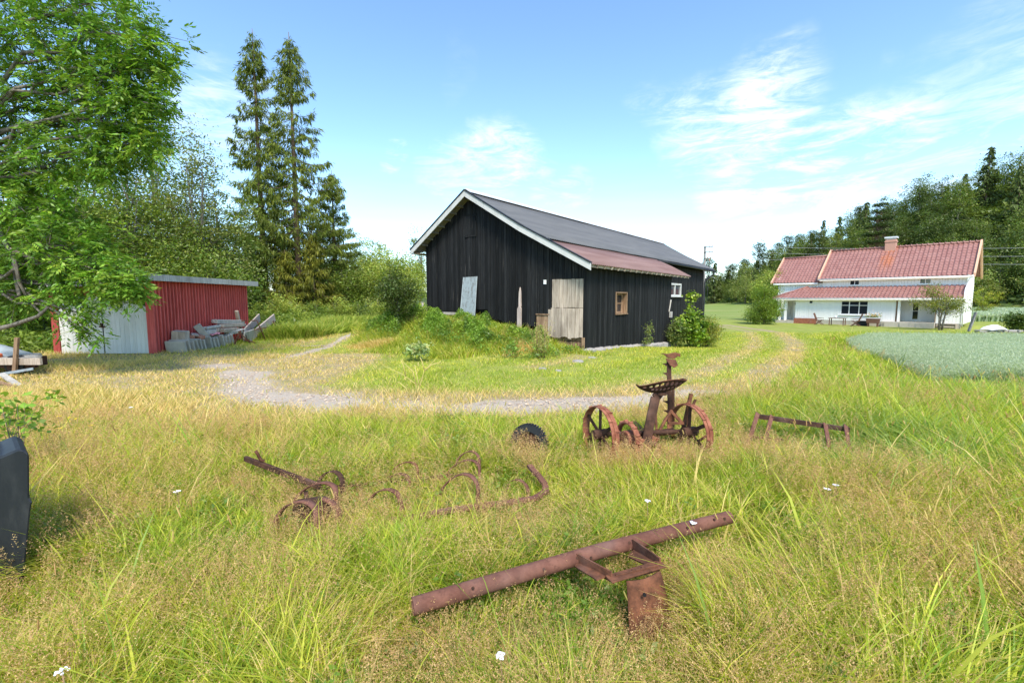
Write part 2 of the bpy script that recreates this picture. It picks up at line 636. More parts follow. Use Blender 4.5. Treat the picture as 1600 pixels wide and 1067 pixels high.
class VN:
    def __init__(self, seed):
        self.g = np.random.default_rng(seed).random((256, 256)).astype(np.float32)

    def __call__(self, x, y, s=1.0):
        x = np.asarray(x, dtype=np.float64) / s + 1000
        y = np.asarray(y, dtype=np.float64) / s + 1000
        xi, yi = np.floor(x).astype(int), np.floor(y).astype(int)
        fx, fy = x - xi, y - yi
        fx, fy = fx * fx * (3 - 2 * fx), fy * fy * (3 - 2 * fy)
        G = lambda a, b: self.g[a % 256, b % 256]
        return (G(xi, yi) * (1 - fx) + G(xi + 1, yi) * fx) * (1 - fy) + (G(xi, yi + 1) * (1 - fx) + G(xi + 1, yi + 1) * fx) * fy


vn1, vn2, vn3 = VN(1), VN(2), VN(3)


# ------------------------------------------------------------------ terrain
BP = np.array((2.64, 16.49))
BL = np.array((.61708, .78690))            # along the barn
BS = np.array((.78690, -.61708))           # along its gable, to the right
BROT = math.atan2(BS[1], BS[0])
HP = np.array((37.4, 37.92))
HX = np.array((.6551, -.7556))
HY = np.array((.7556, .6551))
HROT = math.atan2(HX[1], HX[0])


def seg_dist(x, y, pts):
    d = np.full(np.shape(x), 1e9)
    for (ax, ay), (bx, by) in zip(pts[:-1], pts[1:]):
        vx, vy = bx - ax, by - ay
        t = np.clip(((x - ax) * vx + (y - ay) * vy) / (vx * vx + vy * vy), 0, 1)
        d = np.minimum(d, np.hypot(x - ax - t * vx, y - ay - t * vy))
    return d


def xedge(y):
    return np.interp(y, [0, 60, 100, 130, 165, 200, 240, 300], [150, 132, 113, 106, 96, 94, 102, 60])


def mound(x, y):
    s = -((x - BP[0]) * BS[0] + (y - BP[1]) * BS[1])      # 0 at the near corner, 8.5 at the far one
    u = -((x - BP[0]) * BL[0] + (y - BP[1]) * BL[1])      # in front of the gable
    a = np.interp(s, [-1.5, .3, 2.0, 5, 8.5, 10.5, 14], [0, .08, .42, .85, 1.10, .75, 0])
    return a * (1 - smooth(u, .6, np.interp(s, [0, 3, 9], [2.2, 4.2, 4.6]))) * (1 - smooth(-u, 3.0, 8.0))


def T(x, y):
    x, y = np.asarray(x, dtype=np.float64), np.asarray(y, dtype=np.float64)
    z = -.5 * smooth((y - 17.5) + (x - 2.6) * .55, 0, 11) * smooth(x, 1.5, 5)
    z = z + mound(x, y)
    A = np.interp(y, [60, 100, 130, 160, 200, 240, 300], [24, 27, 35, 38, 31, 11, 3])
    d = x - xedge(y)
    z = z + A * smooth(d, -8, 68) + .10 * np.clip(d - 60, 0, 200)
    z = z + 6 * smooth(y, 250, 420)
    # wooded bank on the left
    z = z + 2.2 * smooth(-x - np.interp(y, [0, 20, 40, 80], [22, 22, 26, 30]), 0, 25)
    return z


def Tz(x, y):
    return float(T(np.array([x]), np.array([y]))[0])


TALLB = ([-40, -9, -5, 2.2, 4.6, 8.0, 15.5, 19.5, 23], [7.2, 7.0, 6.8, 7.3, 8.8, 12.0, 22.5, 28.0, 33])


def tall_amt(x, y):
    yb = np.interp(x, *TALLB)
    return 1 - smooth(y - yb + (vn1(x, y, .9) - .5) * 1.0, -.5, .5)


GRAV = [[(-9.0, 13.6), (-7.9, 13.2), (-6.3, 10.5), (-4.7, 9.1), (-2.6, 8.55), (0, 8.45), (2.2, 8.7), (4.2, 9.4)]]
PATH = [(-7.9, 13.2), (-7.6, 15.6), (-7.75, 20), (-7.2, 24.7), (-5.5, 31), (-3, 40)]
TRK1 = [(2.2, 8.2), (5.3, 10.3), (9.6, 15.6), (16.0, 25.6), (20.0, 34), (20.5, 44)]
TRK2 = [(2.0, 9.5), (5.0, 12.0), (8.4, 16.8), (14.3, 26.5), (18.3, 35), (20, 50)]


def masks(x, y):
    gd = seg_dist(x, y, GRAV[0])
    gr = (.26 + .98 * vn2(x + 5, y, .8)) * np.exp(-(gd / .80) ** 2)
    gr = np.maximum(gr, (.30 + .55 * vn1(x, y, .9)) * np.exp(-(seg_dist(x, y, [(-5.6, 9.6), (-3.6, 8.9)]) / 1.15) ** 2))
    gr = np.maximum(gr, np.where(y > 15.5, .80, .35) * np.exp(-(seg_dist(x, y, PATH) / .30) ** 2))
    dry = smooth(-x, 3.2, 5.6) * (1 - smooth(y, 15.0, 18.0)) * 1.05
    dry = np.maximum(dry, 1.0 * np.exp(-(gd / 1.45) ** 2))
    dry = np.maximum(dry, .85 * np.exp(-(seg_dist(x, y, TRK1) / .60) ** 2))
    dry = np.maximum(dry, .68 * np.exp(-(seg_dist(x, y, TRK2) / .55) ** 2))
    dry = np.maximum(dry, .5 * np.exp(-(seg_dist(x, y, PATH) / 1.2) ** 2))
    gx = seg_dist(x, y, [(-14, 16.4), (-10.5, 17.8), (-9, 22)])
    dry = np.maximum(dry, .6 * np.exp(-(gx / 1.3) ** 2))
    dry = np.maximum(dry, .55 * np.exp(-(seg_dist(x, y, [(2.3, 15.3), (0.6, 13.2)]) / .7) ** 2))
    far = smooth(y, 48, 60)
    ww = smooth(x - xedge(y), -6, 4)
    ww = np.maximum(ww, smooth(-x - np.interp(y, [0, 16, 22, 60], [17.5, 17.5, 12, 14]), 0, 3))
    ww = np.maximum(ww, smooth(y, 236, 246))
    return gr, dry, far, ww


def axis(segs):
    out = []
    for a, b, st in segs:
        out += list(np.arange(a, b, st))
    return np.array(sorted(set(np.round(out, 4))))


gx = axis([(-400, -60, 20), (-60, -24, 3), (-24, 14, .25), (14, 44, .6), (44, 200, 4), (200, 501, 25)])
gy = axis([(-60, -2, 8), (-2, 32, .25), (32, 60, .8), (60, 260, 5), (260, 801, 30)])
GX, GY = np.meshgrid(gx, gy)
fx, fy = GX.ravel(), GY.ravel()
gr, dry, far, ww = masks(fx, fy)
tl = tall_amt(fx, fy)
zz_ = T(fx, fy) + (vn2(fx, fy, .6) - .5) * .05 * (fy < 45)
nx_, ny_ = len(gx), len(gy)
ii, jj = np.meshgrid(np.arange(nx_ - 1), np.arange(ny_ - 1))
a0 = (jj * nx_ + ii).ravel()
F = np.stack([a0, a0 + 1, a0 + nx_ + 1, a0 + nx_], 1)
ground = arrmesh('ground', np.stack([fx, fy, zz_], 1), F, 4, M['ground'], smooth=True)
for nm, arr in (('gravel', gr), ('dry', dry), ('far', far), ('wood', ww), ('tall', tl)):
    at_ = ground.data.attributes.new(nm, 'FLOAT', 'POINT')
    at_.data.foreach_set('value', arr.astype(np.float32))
tag(ground, kind='structure')


# ------------------------------------------------------------------ black barn
def siding(mb, frame, s0, s1, zb, zt, w=.17, th=.028, holes=(), jit=.008, gap=.006, y=0.0, flip=1, zjit=.0):
    """vertical boards on a plane; frame(s, out, z)->point; zb, zt functions of s"""
    edges = [s0]
    while edges[-1] < s1 - w * .6:
        edges.append(edges[-1] + w * random.uniform(.82, 1.18))
    edges.append(s1)
    for h in holes:
        edges += [h[0], h[1]]
    edges = sorted(edges)
    e2 = [edges[0]]
    for e in edges[1:]:
        if e - e2[-1] > .02: e2.append(e)
        elif any(abs(e - hh) < 1e-6 for h in holes for hh in h[:2]): e2[-1] = e
    for a, b in zip(e2[:-1], e2[1:]):
        m = (a + b) / 2
        spans = [(None, None)]
        for h in holes:
            if h[0] - 1e-4 < m < h[1] + 1e-4:
                spans = [(None, h[2]), (h[3], None)]
        o = y + random.uniform(0, jit)
        t = random.random()
        dz = random.uniform(-zjit, zjit)
        for lo, hi in spans:
            ga, gb = a + gap / 2, b - gap / 2
            za, zb_ = (zb(ga) + dz, zb(gb) + dz) if lo is None else (lo, lo)
            ta, tb = (zt(ga), zt(gb)) if hi is None else (hi, hi)
            if ta - za < .02 and tb - zb_ < .02: continue
            P = [frame(ga, o, za), frame(gb, o, zb_), frame(gb, o, tb), frame(ga, o, ta)]
            Q = [frame(ga, o + th, za), frame(gb, o + th, zb_), frame(gb, o + th, tb), frame(ga, o + th, ta)]
            mb.add(P + Q, [(0, 1, 2, 3), (7, 6, 5, 4), (0, 4, 5, 1), (1, 5, 6, 2), (2, 6, 7, 3), (3, 7, 4, 0)], t)


barn = thing('black_barn', 'tarred black board barn with dark and faded red corrugated roof', 'barn', (BP[0], BP[1], 0), BROT)
# local frame: x = -s (to the right), y = back along the barn, z up
FG = lambda s, o, z: (-s, -o, z)            # front gable, outward = -y
FR = lambda t, o, z: (o, t, z)              # lean-to long wall, outward = +x


def rooftop(s):     # top surface of the roof over the front part
    return float(np.interp(s, [-.42, 2.6, 5.50, 9.02], [3.24, 4.80, 6.50, 4.28]))


def gbot(s):
    return float(np.interp(s, [0, .1, 1.4, 2.2, 4.6, 8.5], [.02, .62, .66, .9, 1.15, 1.42]))


mb = MB()
holes = [(.06, 1.42, .60, 2.72), (1.42, 2.16, .60, 1.40), (4.62, 5.30, .9, 1.55)]
siding(mb, FG, 0.0, 8.48, gbot, lambda s: rooftop(s) - .17, .15, .028, holes, jit=.022, zjit=.04, gap=.013)
LW = (2.34, 3.42, 1.37, 2.30)
siding(mb, FR, .03, 8.90, lambda t: .20 - .044 * t, lambda t: 3.22, .14, .028, [(2.42, 3.52, 1.40, 2.28)], jit=.022, zjit=.03, gap=.013)
# rear part of the long side wall, set back, and the two hidden walls
FB = lambda t, o, z: (-1.75 + o, t, z)
siding(mb, FB, 8.9, 20.9, lambda t: -.45, lambda t: 4.02, .17, .028, [(13.55, 15.85, 2.16, 2.98)], jit=.01)
FE = lambda s, o, z: (-s, 20.9 + o, z)
siding(mb, FE, 1.75, 8.48, lambda s: -.4, lambda s: rooftop(s) - .15, .2)
FL = lambda t, o, z: (-8.48 - o, t, z)
siding(mb, FL, 0, 20.9, lambda t: 1.0 - .04 * t, lambda t: 4.45, .2)
FX = lambda s, o, z: (-s, 8.9 + o, z)
siding(mb, FX, 0, 1.75, lambda s: -.45, lambda s: 3.3, .17)
mb.box((-.0, .0, 1.55), (.09, .07, 3.15), t=.2)      # corner board
wall = mb.build('wall', M['barn_black'], barn)
mb = MB()                                           # dark lining behind the boards so no light leaks through gaps
mb.bx(-8.42, -.10, .06, .09, 1.45, 3.0)
mb.add([(-8.40, .075, 3), (-.12, .075, 3), (-.12, .075, 3.1), (-2.6, .075, 4.5), (-5.5, .075, 6.2), (-8.4, .075, 4.4)], [(0, 1, 2, 3, 4, 5)])
mb.bx(-4.5, -.10, .30, .32, 0, 3.0)
mb.bx(-8.4, -4.5, .30, .32, .5, 3.0)
mb.bx(-.10, -.07, .10, 2.4, -.3, 3.1); mb.bx(-.10, -.07, 3.55, 8.8, -.3, 3.1)
mb.bx(-.60, -.57, 2.3, 3.6, 1.0, 2.6)
mb.bx(-1.85, -1.82, 8.9, 20.8, -.4, 4.0)
mb.build('inner_lining', M['dark'], barn)

# roofs: corrugated sheets running down the slope


def corr(parent, name, mat, prof, y0, y1, pitch=.16, amp=.016, th=.02, rows=1, lift=0.0, wav=0.0):
    """prof: list of (x,z) from ridge to eave; waves run along y"""
    n = int((y1 - y0) / pitch * 6)
    ys = np.linspace(y0, y1, n + 1)
    V, Fc = [], []
    for y in ys:
        dz = amp * math.sin(2 * math.pi * y / pitch)
        for k, (x, z) in enumerate(prof):
            jz = wav * (vn1(np.array([y]), np.array([k * 3.3]), 1.7)[0] - .5)
            V.append((x, y, z + dz + lift + jz))
    m = len(prof)
    nb = len(V)
    V2 = [(x, y, z - th) for x, y, z in V]
    for i in range(n):
        for k in range(m - 1):
            a, b, c, d = i * m + k, i * m + k + 1, (i + 1) * m + k + 1, (i + 1) * m + k
            Fc.append((a, b, c, d)); Fc.append((nb + d, nb + c, nb + b, nb + a))
        Fc.append((i * m, (i + 1) * m, nb + (i + 1) * m, nb + i * m))
        Fc.append(((i + 1) * m - 1, nb + (i + 1) * m - 1, nb + (i + 2) * m - 1, (i + 2) * m - 1))
    mb = MB()
    mb.add(V + V2, Fc, .5, True)
    return mb.build(name, mat, parent)


def rp(s): return (-s, rooftop(s))


RE = 22.6
roof = corr(barn, 'roof', M['black_roof'], [rp(5.46), rp(4.5), rp(3.5), (-2.9, rooftop(2.9) + .03), (-2.3, rooftop(2.3) + .03), (-1.42, rooftop(1.42) + .035)], -.42, RE, lift=.01, wav=.03)
corr(barn, 'rear_slope', M['black_roof'], [rp(5.54), (-9.02, 4.28)], -.42, RE)
mb = MB()
V = []
corr(barn, 'lean_to_roof', M['red_roof'], [(-1.62, rooftop(1.62) - .035), (-.6, rooftop(.6)), (.46, 3.20)], -.38, 10.7, pitch=.15, amp=.018, wav=.03)
barn.children[-1]['label'] = 'faded red corrugated roof over the lean-to'
mb = MB()
mb.prism([(-5.72, -.47, 6.42), (-5.48, -.47, 6.60), (-5.22, -.47, 6.44), (-5.22, -.47, 6.41), (-5.48, -.47, 6.57), (-5.72, -.47, 6.39)], (0, RE + .45, 0), .5)
mb.build('ridge_cap', M['ridge_metal'], roof)
# verge boards
mb = MB()
pts = [(-5.50, 6.50), (-2.6, 4.80), (.47, 3.22)]
for (xa, za), (xb, zb_) in zip(pts[:-1], pts[1:]):
    e = .0
    mb.prism([(xa, -.50, za + .0), (xb, -.50, zb_ + .0), (xb, -.50, zb_ - .24), (xa, -.50, za - .24)], (0, .035, 0), .5)
mb.prism([(-9.04, -.50, 4.27), (-5.503, -.50, 6.50), (-5.503, -.50, 6.26), (-9.04, -.50, 4.03)], (0, .035, 0), .5)
mb.build('bargeboard', M['white_trim'], barn)
mb = MB()
for (xa, za), (xb, zb_) in zip(pts[:-1], pts[1:]):
    mb.prism([(xa, -.53, za + .055), (xb, -.53, zb_ + .055), (xb, -.53, zb_ + .005), (xa, -.53, za + .005)], (0, .12, 0), .5)
mb.prism([(-9.06, -.53, 4.315), (-5.503, -.53, 6.555), (-5.503, -.53, 6.505), (-9.06, -.53, 4.265)], (0, .12, 0), .5)
mb.build('verge_flashing', M['charcoal'], barn)
# soffit under the verge and battens across it
mb = MB()
mb.prism([(-9.0, -.46, 4.17), (-5.5, -.46, 6.38), (-5.5, -.46, 6.35), (-9.0, -.46, 4.14)], (0, .50, 0), .4)
for (xa, za), (xb, zb_) in zip(pts[:-1], pts[1:]):
    mb.prism([(xa, -.46, za - .12), (xb - .05, -.46, zb_ - .10), (xb - .05, -.46, zb_ - .13), (xa, -.46, za - .15)], (0, .50, 0), .3)
mb.bx(-9.0, -8.5, -.46, 20.8, 4.08, 4.11)
mb.build('soffit', M['soffit'], barn)
for i in range(9):
    f = (i + .6) / 9
    MB().box((-9.0 + 3.5 * f, -.21, 4.10 + 2.21 * f), (.05, .48, .10), Matrix.Rotation(-math.atan(.63), 3, 'Y'), .3).build('lookout', M['soffit'], barn)
mb = MB()
for i in range(19):
    y = .1 + i * .57
    mb.box((.22, y, 3.22), (.5, .06, .09), Matrix.Rotation(math.atan(.48), 3, 'Y'), random.random())
mb.bx(.34, .38, -.36, 10.6, 3.10, 3.19)
mb.build('rafter_ends', M['wood_grey'], barn)
mb = MB()
mb.bar((-1.43, 8.0, 4.12), (-1.43, RE, 4.12), .03, .16)
for i in range(22):
    mb.bx(-1.75, -1.45, 8.6 + i * .62, 8.66 + i * .62, 4.05, 4.14)
mb.build('fascia', M['barn_black'], barn)
mb = MB()
mb.tube([(-1.30, 10.5, 4.10), (-1.30, RE - .05, 4.06)], .07, 8)
mb.tube([(-1.30, RE - .5, 4.05), (-1.32, RE - .5, 3.85), (-1.60, RE - 1.4, 3.45), (-1.66, RE - 1.55, 3.2), (-1.66, RE - 1.55, .2), (-1.60, RE - 1.55, -.3)], .06, 8)
mb.build('downpipe', M['charcoal'], barn)

# patch of bare boards
mb = MB()
siding(mb, FG, .06, 1.42, lambda s: .56 + .03 * math.sin(s * 9), lambda s: 1.66, .16, .03, jit=.012, zjit=.03, y=.012, gap=.014)
siding(mb, FG, .06, 1.42, lambda s: 1.67, lambda s: 2.73, .16, .03, jit=.012, zjit=.02, y=.0, gap=.014)
siding(mb, FG, 1.40, 1.56, lambda s: .58, lambda s: 1.60, .1, .02, y=.03)
tag(mb.build('bare_door', M['wood_grey'], barn), 'bare weathered boarded door panel')
mb = MB()
mb.bx(-2.14, -1.44, -.055, -.02, 1.38, 1.43)
mb.bx(-2.12, -1.60, -.02, .02, .6, 1.36)
mb.bx(-.10, .03, -.05, .02, -.05, .60)
for k in range(3): mb.bx(-1.4, -.12, .05, .09, .05 + k * .2, .22 + k * .2)
mb.build('lower_boarding', M['wood_brown'], barn)
mb = MB()
mb.bx(-8.3, -5.95, -.06, .05, 1.28, 1.40)
mb.bx(-6.4, -6.25, .0, .1, .9, 1.28)
mb.bx(-8.0, -7.9, .0, .1, .9, 1.28)
mb.build('sill_beam', M['wood_pale'], barn)
# small hatch under the ridge
mb = MB()
siding(mb, FG, 5.28, 5.86, lambda s: 4.72, lambda s: 5.52, .16, .02, y=.045, jit=.003)
h = mb.build('hatch', M['barn_black'], barn)
mb = MB()
mb.bx(-5.90, -5.24, -.075, -.03, 4.65, 4.71); mb.bx(-5.90, -5.24, -.075, -.03, 5.53, 5.58)
mb.bx(-5.27, -5.235, -.078, -.03, 4.71, 5.3)
mb.build('hatch_frame', M['barn_black'], h)
# small window in the lean-to


def window(parent, frame, a, b, c, d, cols, rows, trim, fw=.05, depth=.05, sill=.06, bars=None, glassmat='glass', out=.03, back=None):
    mb = MB()

    def bx(s0, s1, z0, z1, o0, o1):
        P = [frame(s0, o0, z0), frame(s1, o0, z0), frame(s1, o0, z1), frame(s0, o0, z1), frame(s0, o1, z0), frame(s1, o1, z0), frame(s1, o1, z1), frame(s0, o1, z1)]
        mb.add(P, [(0, 1, 2, 3), (7, 6, 5, 4), (0, 4, 5, 1), (1, 5, 6, 2), (2, 6, 7, 3), (3, 7, 4, 0)])
    o0, o1 = -depth, out
    bx(a, a + fw, c, d, o0, o1); bx(b - fw, b, c, d, o0, o1)
    bx(a + fw, b - fw, c, c + fw, o0, o1); bx(a + fw, b - fw, d - fw, d, o0, o1)
    if bars is None:
        bars = [('v', a + (b - a) * k / cols) for k in range(1, cols)] + [('h', c + (d - c) * k / rows) for k in range(1, rows)]
    for typ, q in bars:
        if typ == 'v': bx(q - fw * .35, q + fw * .35, c + fw, d - fw, o0 + .012, o1 - .012)
        else: bx(a + fw, b - fw, q - fw * .3, q + fw * .3, o0 + .014, o1 - .014)
    win = mb.build('window', M[trim], parent)
    mb = MB()
    bx = bx
    P = [frame(a + fw * .5, o0 + .02, c + fw * .5), frame(b - fw * .5, o0 + .02, c + fw * .5), frame(b - fw * .5, o0 + .02, d - fw * .5), frame(a + fw * .5, o0 + .02, d - fw * .5)]
    Q = [frame(a + fw * .5, o0 + .012, c + fw * .5), frame(b - fw * .5, o0 + .012, c + fw * .5), frame(b - fw * .5, o0 + .012, d - fw * .5), frame(a + fw * .5, o0 + .012, d - fw * .5)]
    mb.add(P + Q, [(0, 1, 2, 3), (7, 6, 5, 4), (0, 4, 5, 1), (1, 5, 6, 2), (2, 6, 7, 3), (3, 7, 4, 0)])
    mb.build('pane', M[glassmat], win)
    if sill:
        mb = MB()
        P = [frame(a - sill, out + .10, c - .05), frame(b + sill, out + .10, c - .05), frame(b + sill, out + .10, c - .005), frame(a - sill, out + .10, c - .005),
             frame(a - sill, -.0, c - .05), frame(b + sill, -.0, c - .05), frame(b + sill, -.0, c - .005), frame(a - sill, -.0, c - .005)]
        mb.add(P, [(0, 1, 2, 3), (7, 6, 5, 4), (0, 4, 5, 1), (1, 5, 6, 2), (2, 6, 7, 3), (3, 7, 4, 0)])
        mb.build('sill', M[trim], win)
    return win


mb = MB()      # deep wooden reveal
mb.bx(-.30, .06, 2.42, 2.47, 1.40, 2.28); mb.bx(-.30, .06, 3.47, 3.52, 1.40, 2.28)
mb.bx(-.30, .06, 2.47, 3.47, 2.23, 2.28); mb.bx(-.30, .10, 2.40, 3.54, 1.36, 1.40)
mb.build('window_reveal', M['wood_brown'], barn)
wn = window(barn, lambda t, o, z: (-.17 + o, t, z), 2.47, 3.47, 1.41, 2.22, 2, 2, 'wood_brown', .07, .03, 0)
MB().prism([(-.235, 2.75, 1.48), (-.235, 3.18, 1.48), (-.235, 3.10, 1.82), (-.235, 2.95, 1.86), (-.235, 2.80, 1.80)], (.004, 0, 0)).build('curtain', M['curtain'], wn)
window(barn, lambda t, o, z: FB(t, o, z), 13.55, 15.85, 2.16, 2.98, 2, 1, 'white_trim', .11, .03, .04, out=.07)
MB().bx(-1.78, -1.66, -.055, -.03, 2.56, 2.72).build('paper_notice', M['white_plastic'], barn)
MB().bar((.05, 8.62, 1.35), (.06, 8.84, 1.95), .07, .03).bx(.02, .12, 8.72, 8.98, 1.05, 1.35).build('meter_box', M['wood_pale'], barn)
# rotten post on the gable
mb = MB()
mb.prism([(-2.95, -.05, 1.70), (-2.83, -.05, 1.70), (-2.85, -.05, 2.30), (-2.88, -.05, 2.46), (-2.93, -.05, 2.28)], (0, -.05, 0), .9)
mb.prism([(-3.00, -.055, .35), (-2.82, -.055, .35), (-2.82, -.055, 1.62), (-2.88, -.055, 1.78), (-2.98, -.055, 1.60)], (0, -.09, 0), .3)
mb.build('rotten_post', M['wood_pink'], barn)
# stones under the lean-to wall
for i in range(13):
    t = .25 + i * .69 + random.uniform(-.1, .1)
    sx = random.uniform(.5, .8)
    ring = []
    V, n = [], 9
    zb0 = Tz(*(BP + BL * t)) if True else 0
    mbs = MB()
    base = .20 - .046 * t
    pr = [random.uniform(.75, 1.1) for _ in range(n)]
    lo, hi, tp = [], [], []
    for k in range(n):
        a = 2 * math.pi * k / n
        lo.append((.06 + .24 * pr[k] * math.cos(a), t + sx * .5 * pr[k] * math.sin(a), base - .35))
        hi.append((.06 + .25 * pr[k] * math.cos(a), t + sx * .52 * pr[k] * math.sin(a), base - .05 + random.uniform(-.03, .03)))
        tp.append((.06 + .14 * pr[k] * math.cos(a), t + sx * .36 * pr[k] * math.sin(a), base + random.uniform(-.0, .03)))
    mbs.add(lo + hi + tp, [(k, (k + 1) % n, n + (k + 1) % n, n + k) for k in range(n)] + [(n + k, n + (k + 1) % n, 2 * n + (k + 1) % n, 2 * n + k) for k in range(n)] + [tuple(range(2 * n, 3 * n))])
    mbs.build('foundation_stone', M['stone'], barn)

# sheet of flaking painted metal leaning on the gable
mb = MB()
def gable_pt(px, py, o):
    """point on the plane standing o metres in front of the gable"""
    Q = Vector((BP[0] - BL[0] * o, BP[1] - BL[1] * o))
    d = dirv(px, py)
    t = (Q.x * BL[0] + Q.y * BL[1]) / (d.x * BL[0] + d.y * BL[1])
    return Vector((0, 0, CAM_H)) + d * t


a0_, a1_, b1_, b0_ = gable_pt(716, 522, .38), gable_pt(741, 516, .38), gable_pt(746, 432, .07), gable_pt(724, 433.5, .07)
sheet = thing('metal_sheet', 'tall flaking blue grey sheet leaning against the black gable', 'metal sheet', tuple(a0_ * .5 + a1_ * .5))
out_ = Vector((-BL[0], -BL[1], .15)) * .012
mb.prism([a0_, a1_, b1_, b0_], out_, .5)
for f in (.02, .98):
    mb.bar(a0_.lerp(a1_, f) + out_, b0_.lerp(b1_, f) + out_, .03, .03)
mb.build('panel', M['galv'], sheet, world=True)

# ------------------------------------------------------------------ red shed
shed = thing('red_shed', 'red shed with white double doors and flat grey roof, wood heap along its side', 'shed', (-13.0, 16.5, 0), R_(3.0))
SW = 3.45; SD = 6.45


def stop(x): return 2.72 + .105 * x      # roof underside falls to the left (x negative)


FF = lambda s, o, z: (s, -o, z)
mb = MB()
siding(mb, FF, -SW, 0, lambda s: .02, lambda s: stop(s), .13, .02, [(-3.22, -.22, 0.0, 2.12)], jit=.004)
FRs = lambda t, o, z: (o, t, z)
siding(mb, FRs, 0, SD, lambda t: .04, lambda t: stop(0) - .01, .19, .02, jit=.003)
mb.t = [v * .3 for v in mb.t]
for k in range(34):                         # battens over the joints
    t = .10 + k * .19
    if t < SD - .05: mb.bx(.024, .074, t - .034, t + .034, .03, stop(0) - .02, random.uniform(.7, 1))
FLs = lambda t, o, z: (-SW - o, t, z)
siding(mb, FLs, 0, SD, lambda t: .04, lambda t: stop(-SW) - .01, .19, .02)
siding(mb, lambda s, o, z: (s, SD + o, z), -SW, 0, lambda s: .04, lambda s: stop(s), .19, .02)
mb.build('wall', M['red_wood'], shed)
mb = MB()
mb.bx(-.20, .065, -.06, -.022, .0, stop(0)); mb.bx(.022, .062, -.0215, .12, .0, stop(0) - .005)
mb.build('corner_board', M['red_wood'], shed)
MB().bx(-SW - .03, -3.25, -.06, -.022, 0, stop(-SW)).build('corner_board', M['red_wood'], shed)
mb = MB()
mb.prism([(-SW - .20, -.62, stop(-SW - .20) + .02), (.34, -.62, stop(.34) + .02), (.34, -.62, stop(.34) + .07), (-SW - .20, -.62, stop(-SW - .20) + .07)], (0, SD + 1.1, 0), .5)
rf = mb.build('roof', M['soffit'], shed)
mb = MB()
mb.bx(.34, .375, -.66, SD + .5, stop(.3) - .11, stop(.3) + .12)
mb.prism([(-SW - .23, -.66, stop(-SW - .23) - .08), (.338, -.66, stop(.34) - .10), (.338, -.66, stop(.34) + .12), (-SW - .23, -.66, stop(-SW - .23) + .10)], (0, .035, 0), .6)
mb.build('fascia', M['wood_pale'], rf)


def sdoor(x0, x1, top, nm):
    mb = MB()
    siding(mb, FF, x0, x1, lambda s: .03, top, .135, .022, y=.024, jit=.003)
    d = mb.build('door', M['white_wood'], shed)
    return d


dtop = lambda s: float(np.interp(s, [-1.02, -.24], [2.08, 1.72]))
d1 = sdoor(-1.72, -.24, dtop, 'r')
d2 = sdoor(-3.22, -1.76, lambda s: float(np.interp(s, [-3.22, -2.7], [1.72, 2.08])), 'l')
mb = MB()
mb.bx(-1.72, -1.02, -.085, -.05, 2.06, 2.12)
mb.prism([(-1.02, -.085, 2.06), (-.22, -.085, 1.69), (-.22, -.085, 1.75), (-1.02, -.085, 2.12)], (0, .035, 0))
mb.build('door_trim', M['wood_pale'], d1)
MB().bx(-1.83, -1.64, -.10, -.055, .98, 1.03).bx(-1.78, -1.73, -.12, -.055, 1.0, 1.14).build('latch', M['rust_dark'], d1)
MB().bx(-3.3, -.1, .05, .08, 0, 2.2).build('inner_lining', M['dark'], shed)

# ------------------------------------------------------------------ white farmhouse
house = thing('farmhouse', 'white two storey farmhouse with red tiled roofs and brick chimney', 'house', (HP[0], HP[1], -.5), HROT)
HFl = lambda s, o, z: (s, -o, z)
mb = MB()
# lower front wall, x from -14 (left) to 0 (right)
siding(mb, HFl, -12.3, -4.25, lambda s: .42, lambda s: 2.60, .22, .02, [(-8.42, -6.22, .98, 2.34), (-11.1, -10.75, 2.02, 2.34)], jit=.002, gap=.012)
siding(mb, HFl, -1.55, -.02, lambda s: .42, lambda s: 2.75, .22, .02, jit=.002, gap=.012)
siding(mb, lambda s, o, z: (s, 1.35 - o, z), -13.9, -12.3, lambda s: .30, lambda s: 2.7, .22, .02, jit=.002, gap=.012)
siding(mb, lambda s, o, z: (-12.3 - o, s, z), 0.02, 1.35, lambda s: .3, lambda s: 2.6, .22, .02)
siding(mb, lambda s, o, z: (s, 1.5 - o, z), -4.25, -1.55, lambda s: .45, lambda s: 2.9, .22, .02, [(-3.35, -2.85, .6, 2.2)], jit=.002, gap=.012)
# upper wall
siding(mb, lambda s, o, z: (s, 1.85 - o, z), -10.5, 0, lambda s: 2.4, lambda s: 4.42, .22, .02, [(-8.25, -7.42, 3.82, 4.36), (-3.05, -2.22, 3.82, 4.36)], jit=.002, gap=.012)
siding(mb, lambda s, o, z: (s, 2.0 - o, z), -14.7, -10.5, lambda s: .3, lambda s: 4.12, .22, .02, jit=.002, gap=.012)
# gable walls
gt = lambda s: float(np.interp(s, [1.5, 5.0, 8.5], [4.5, 7.35, 4.5]))
siding(mb, lambda s, o, z: (o, s, z), 1.85, 8.2, lambda s: .35, gt, .22, .02, jit=.002, gap=.012)
siding(mb, lambda s, o, z: (o, s, z), 0, 1.85, lambda s: .35, lambda s: 2.8 + .45 * s, .22, .02, jit=.002)
siding(mb, lambda s, o, z: (-14.7 - o, s, z), 2.0, 8.0, lambda s: .35, lambda s: float(np.interp(s, [1.5, 5, 8.5], [4.2, 6.9, 4.2])), .22, .02)
siding(mb, lambda s, o, z: (-10.5 - o, s, z), 1.85, 8.2, lambda s: 3.6, gt, .22, .02)
siding(mb, lambda s, o, z: (s, 8.2 + o, z), -14.7, 0, lambda s: .35, lambda s: 4.1, .3, .02)
mb.build('wall', M['house_white'], house)


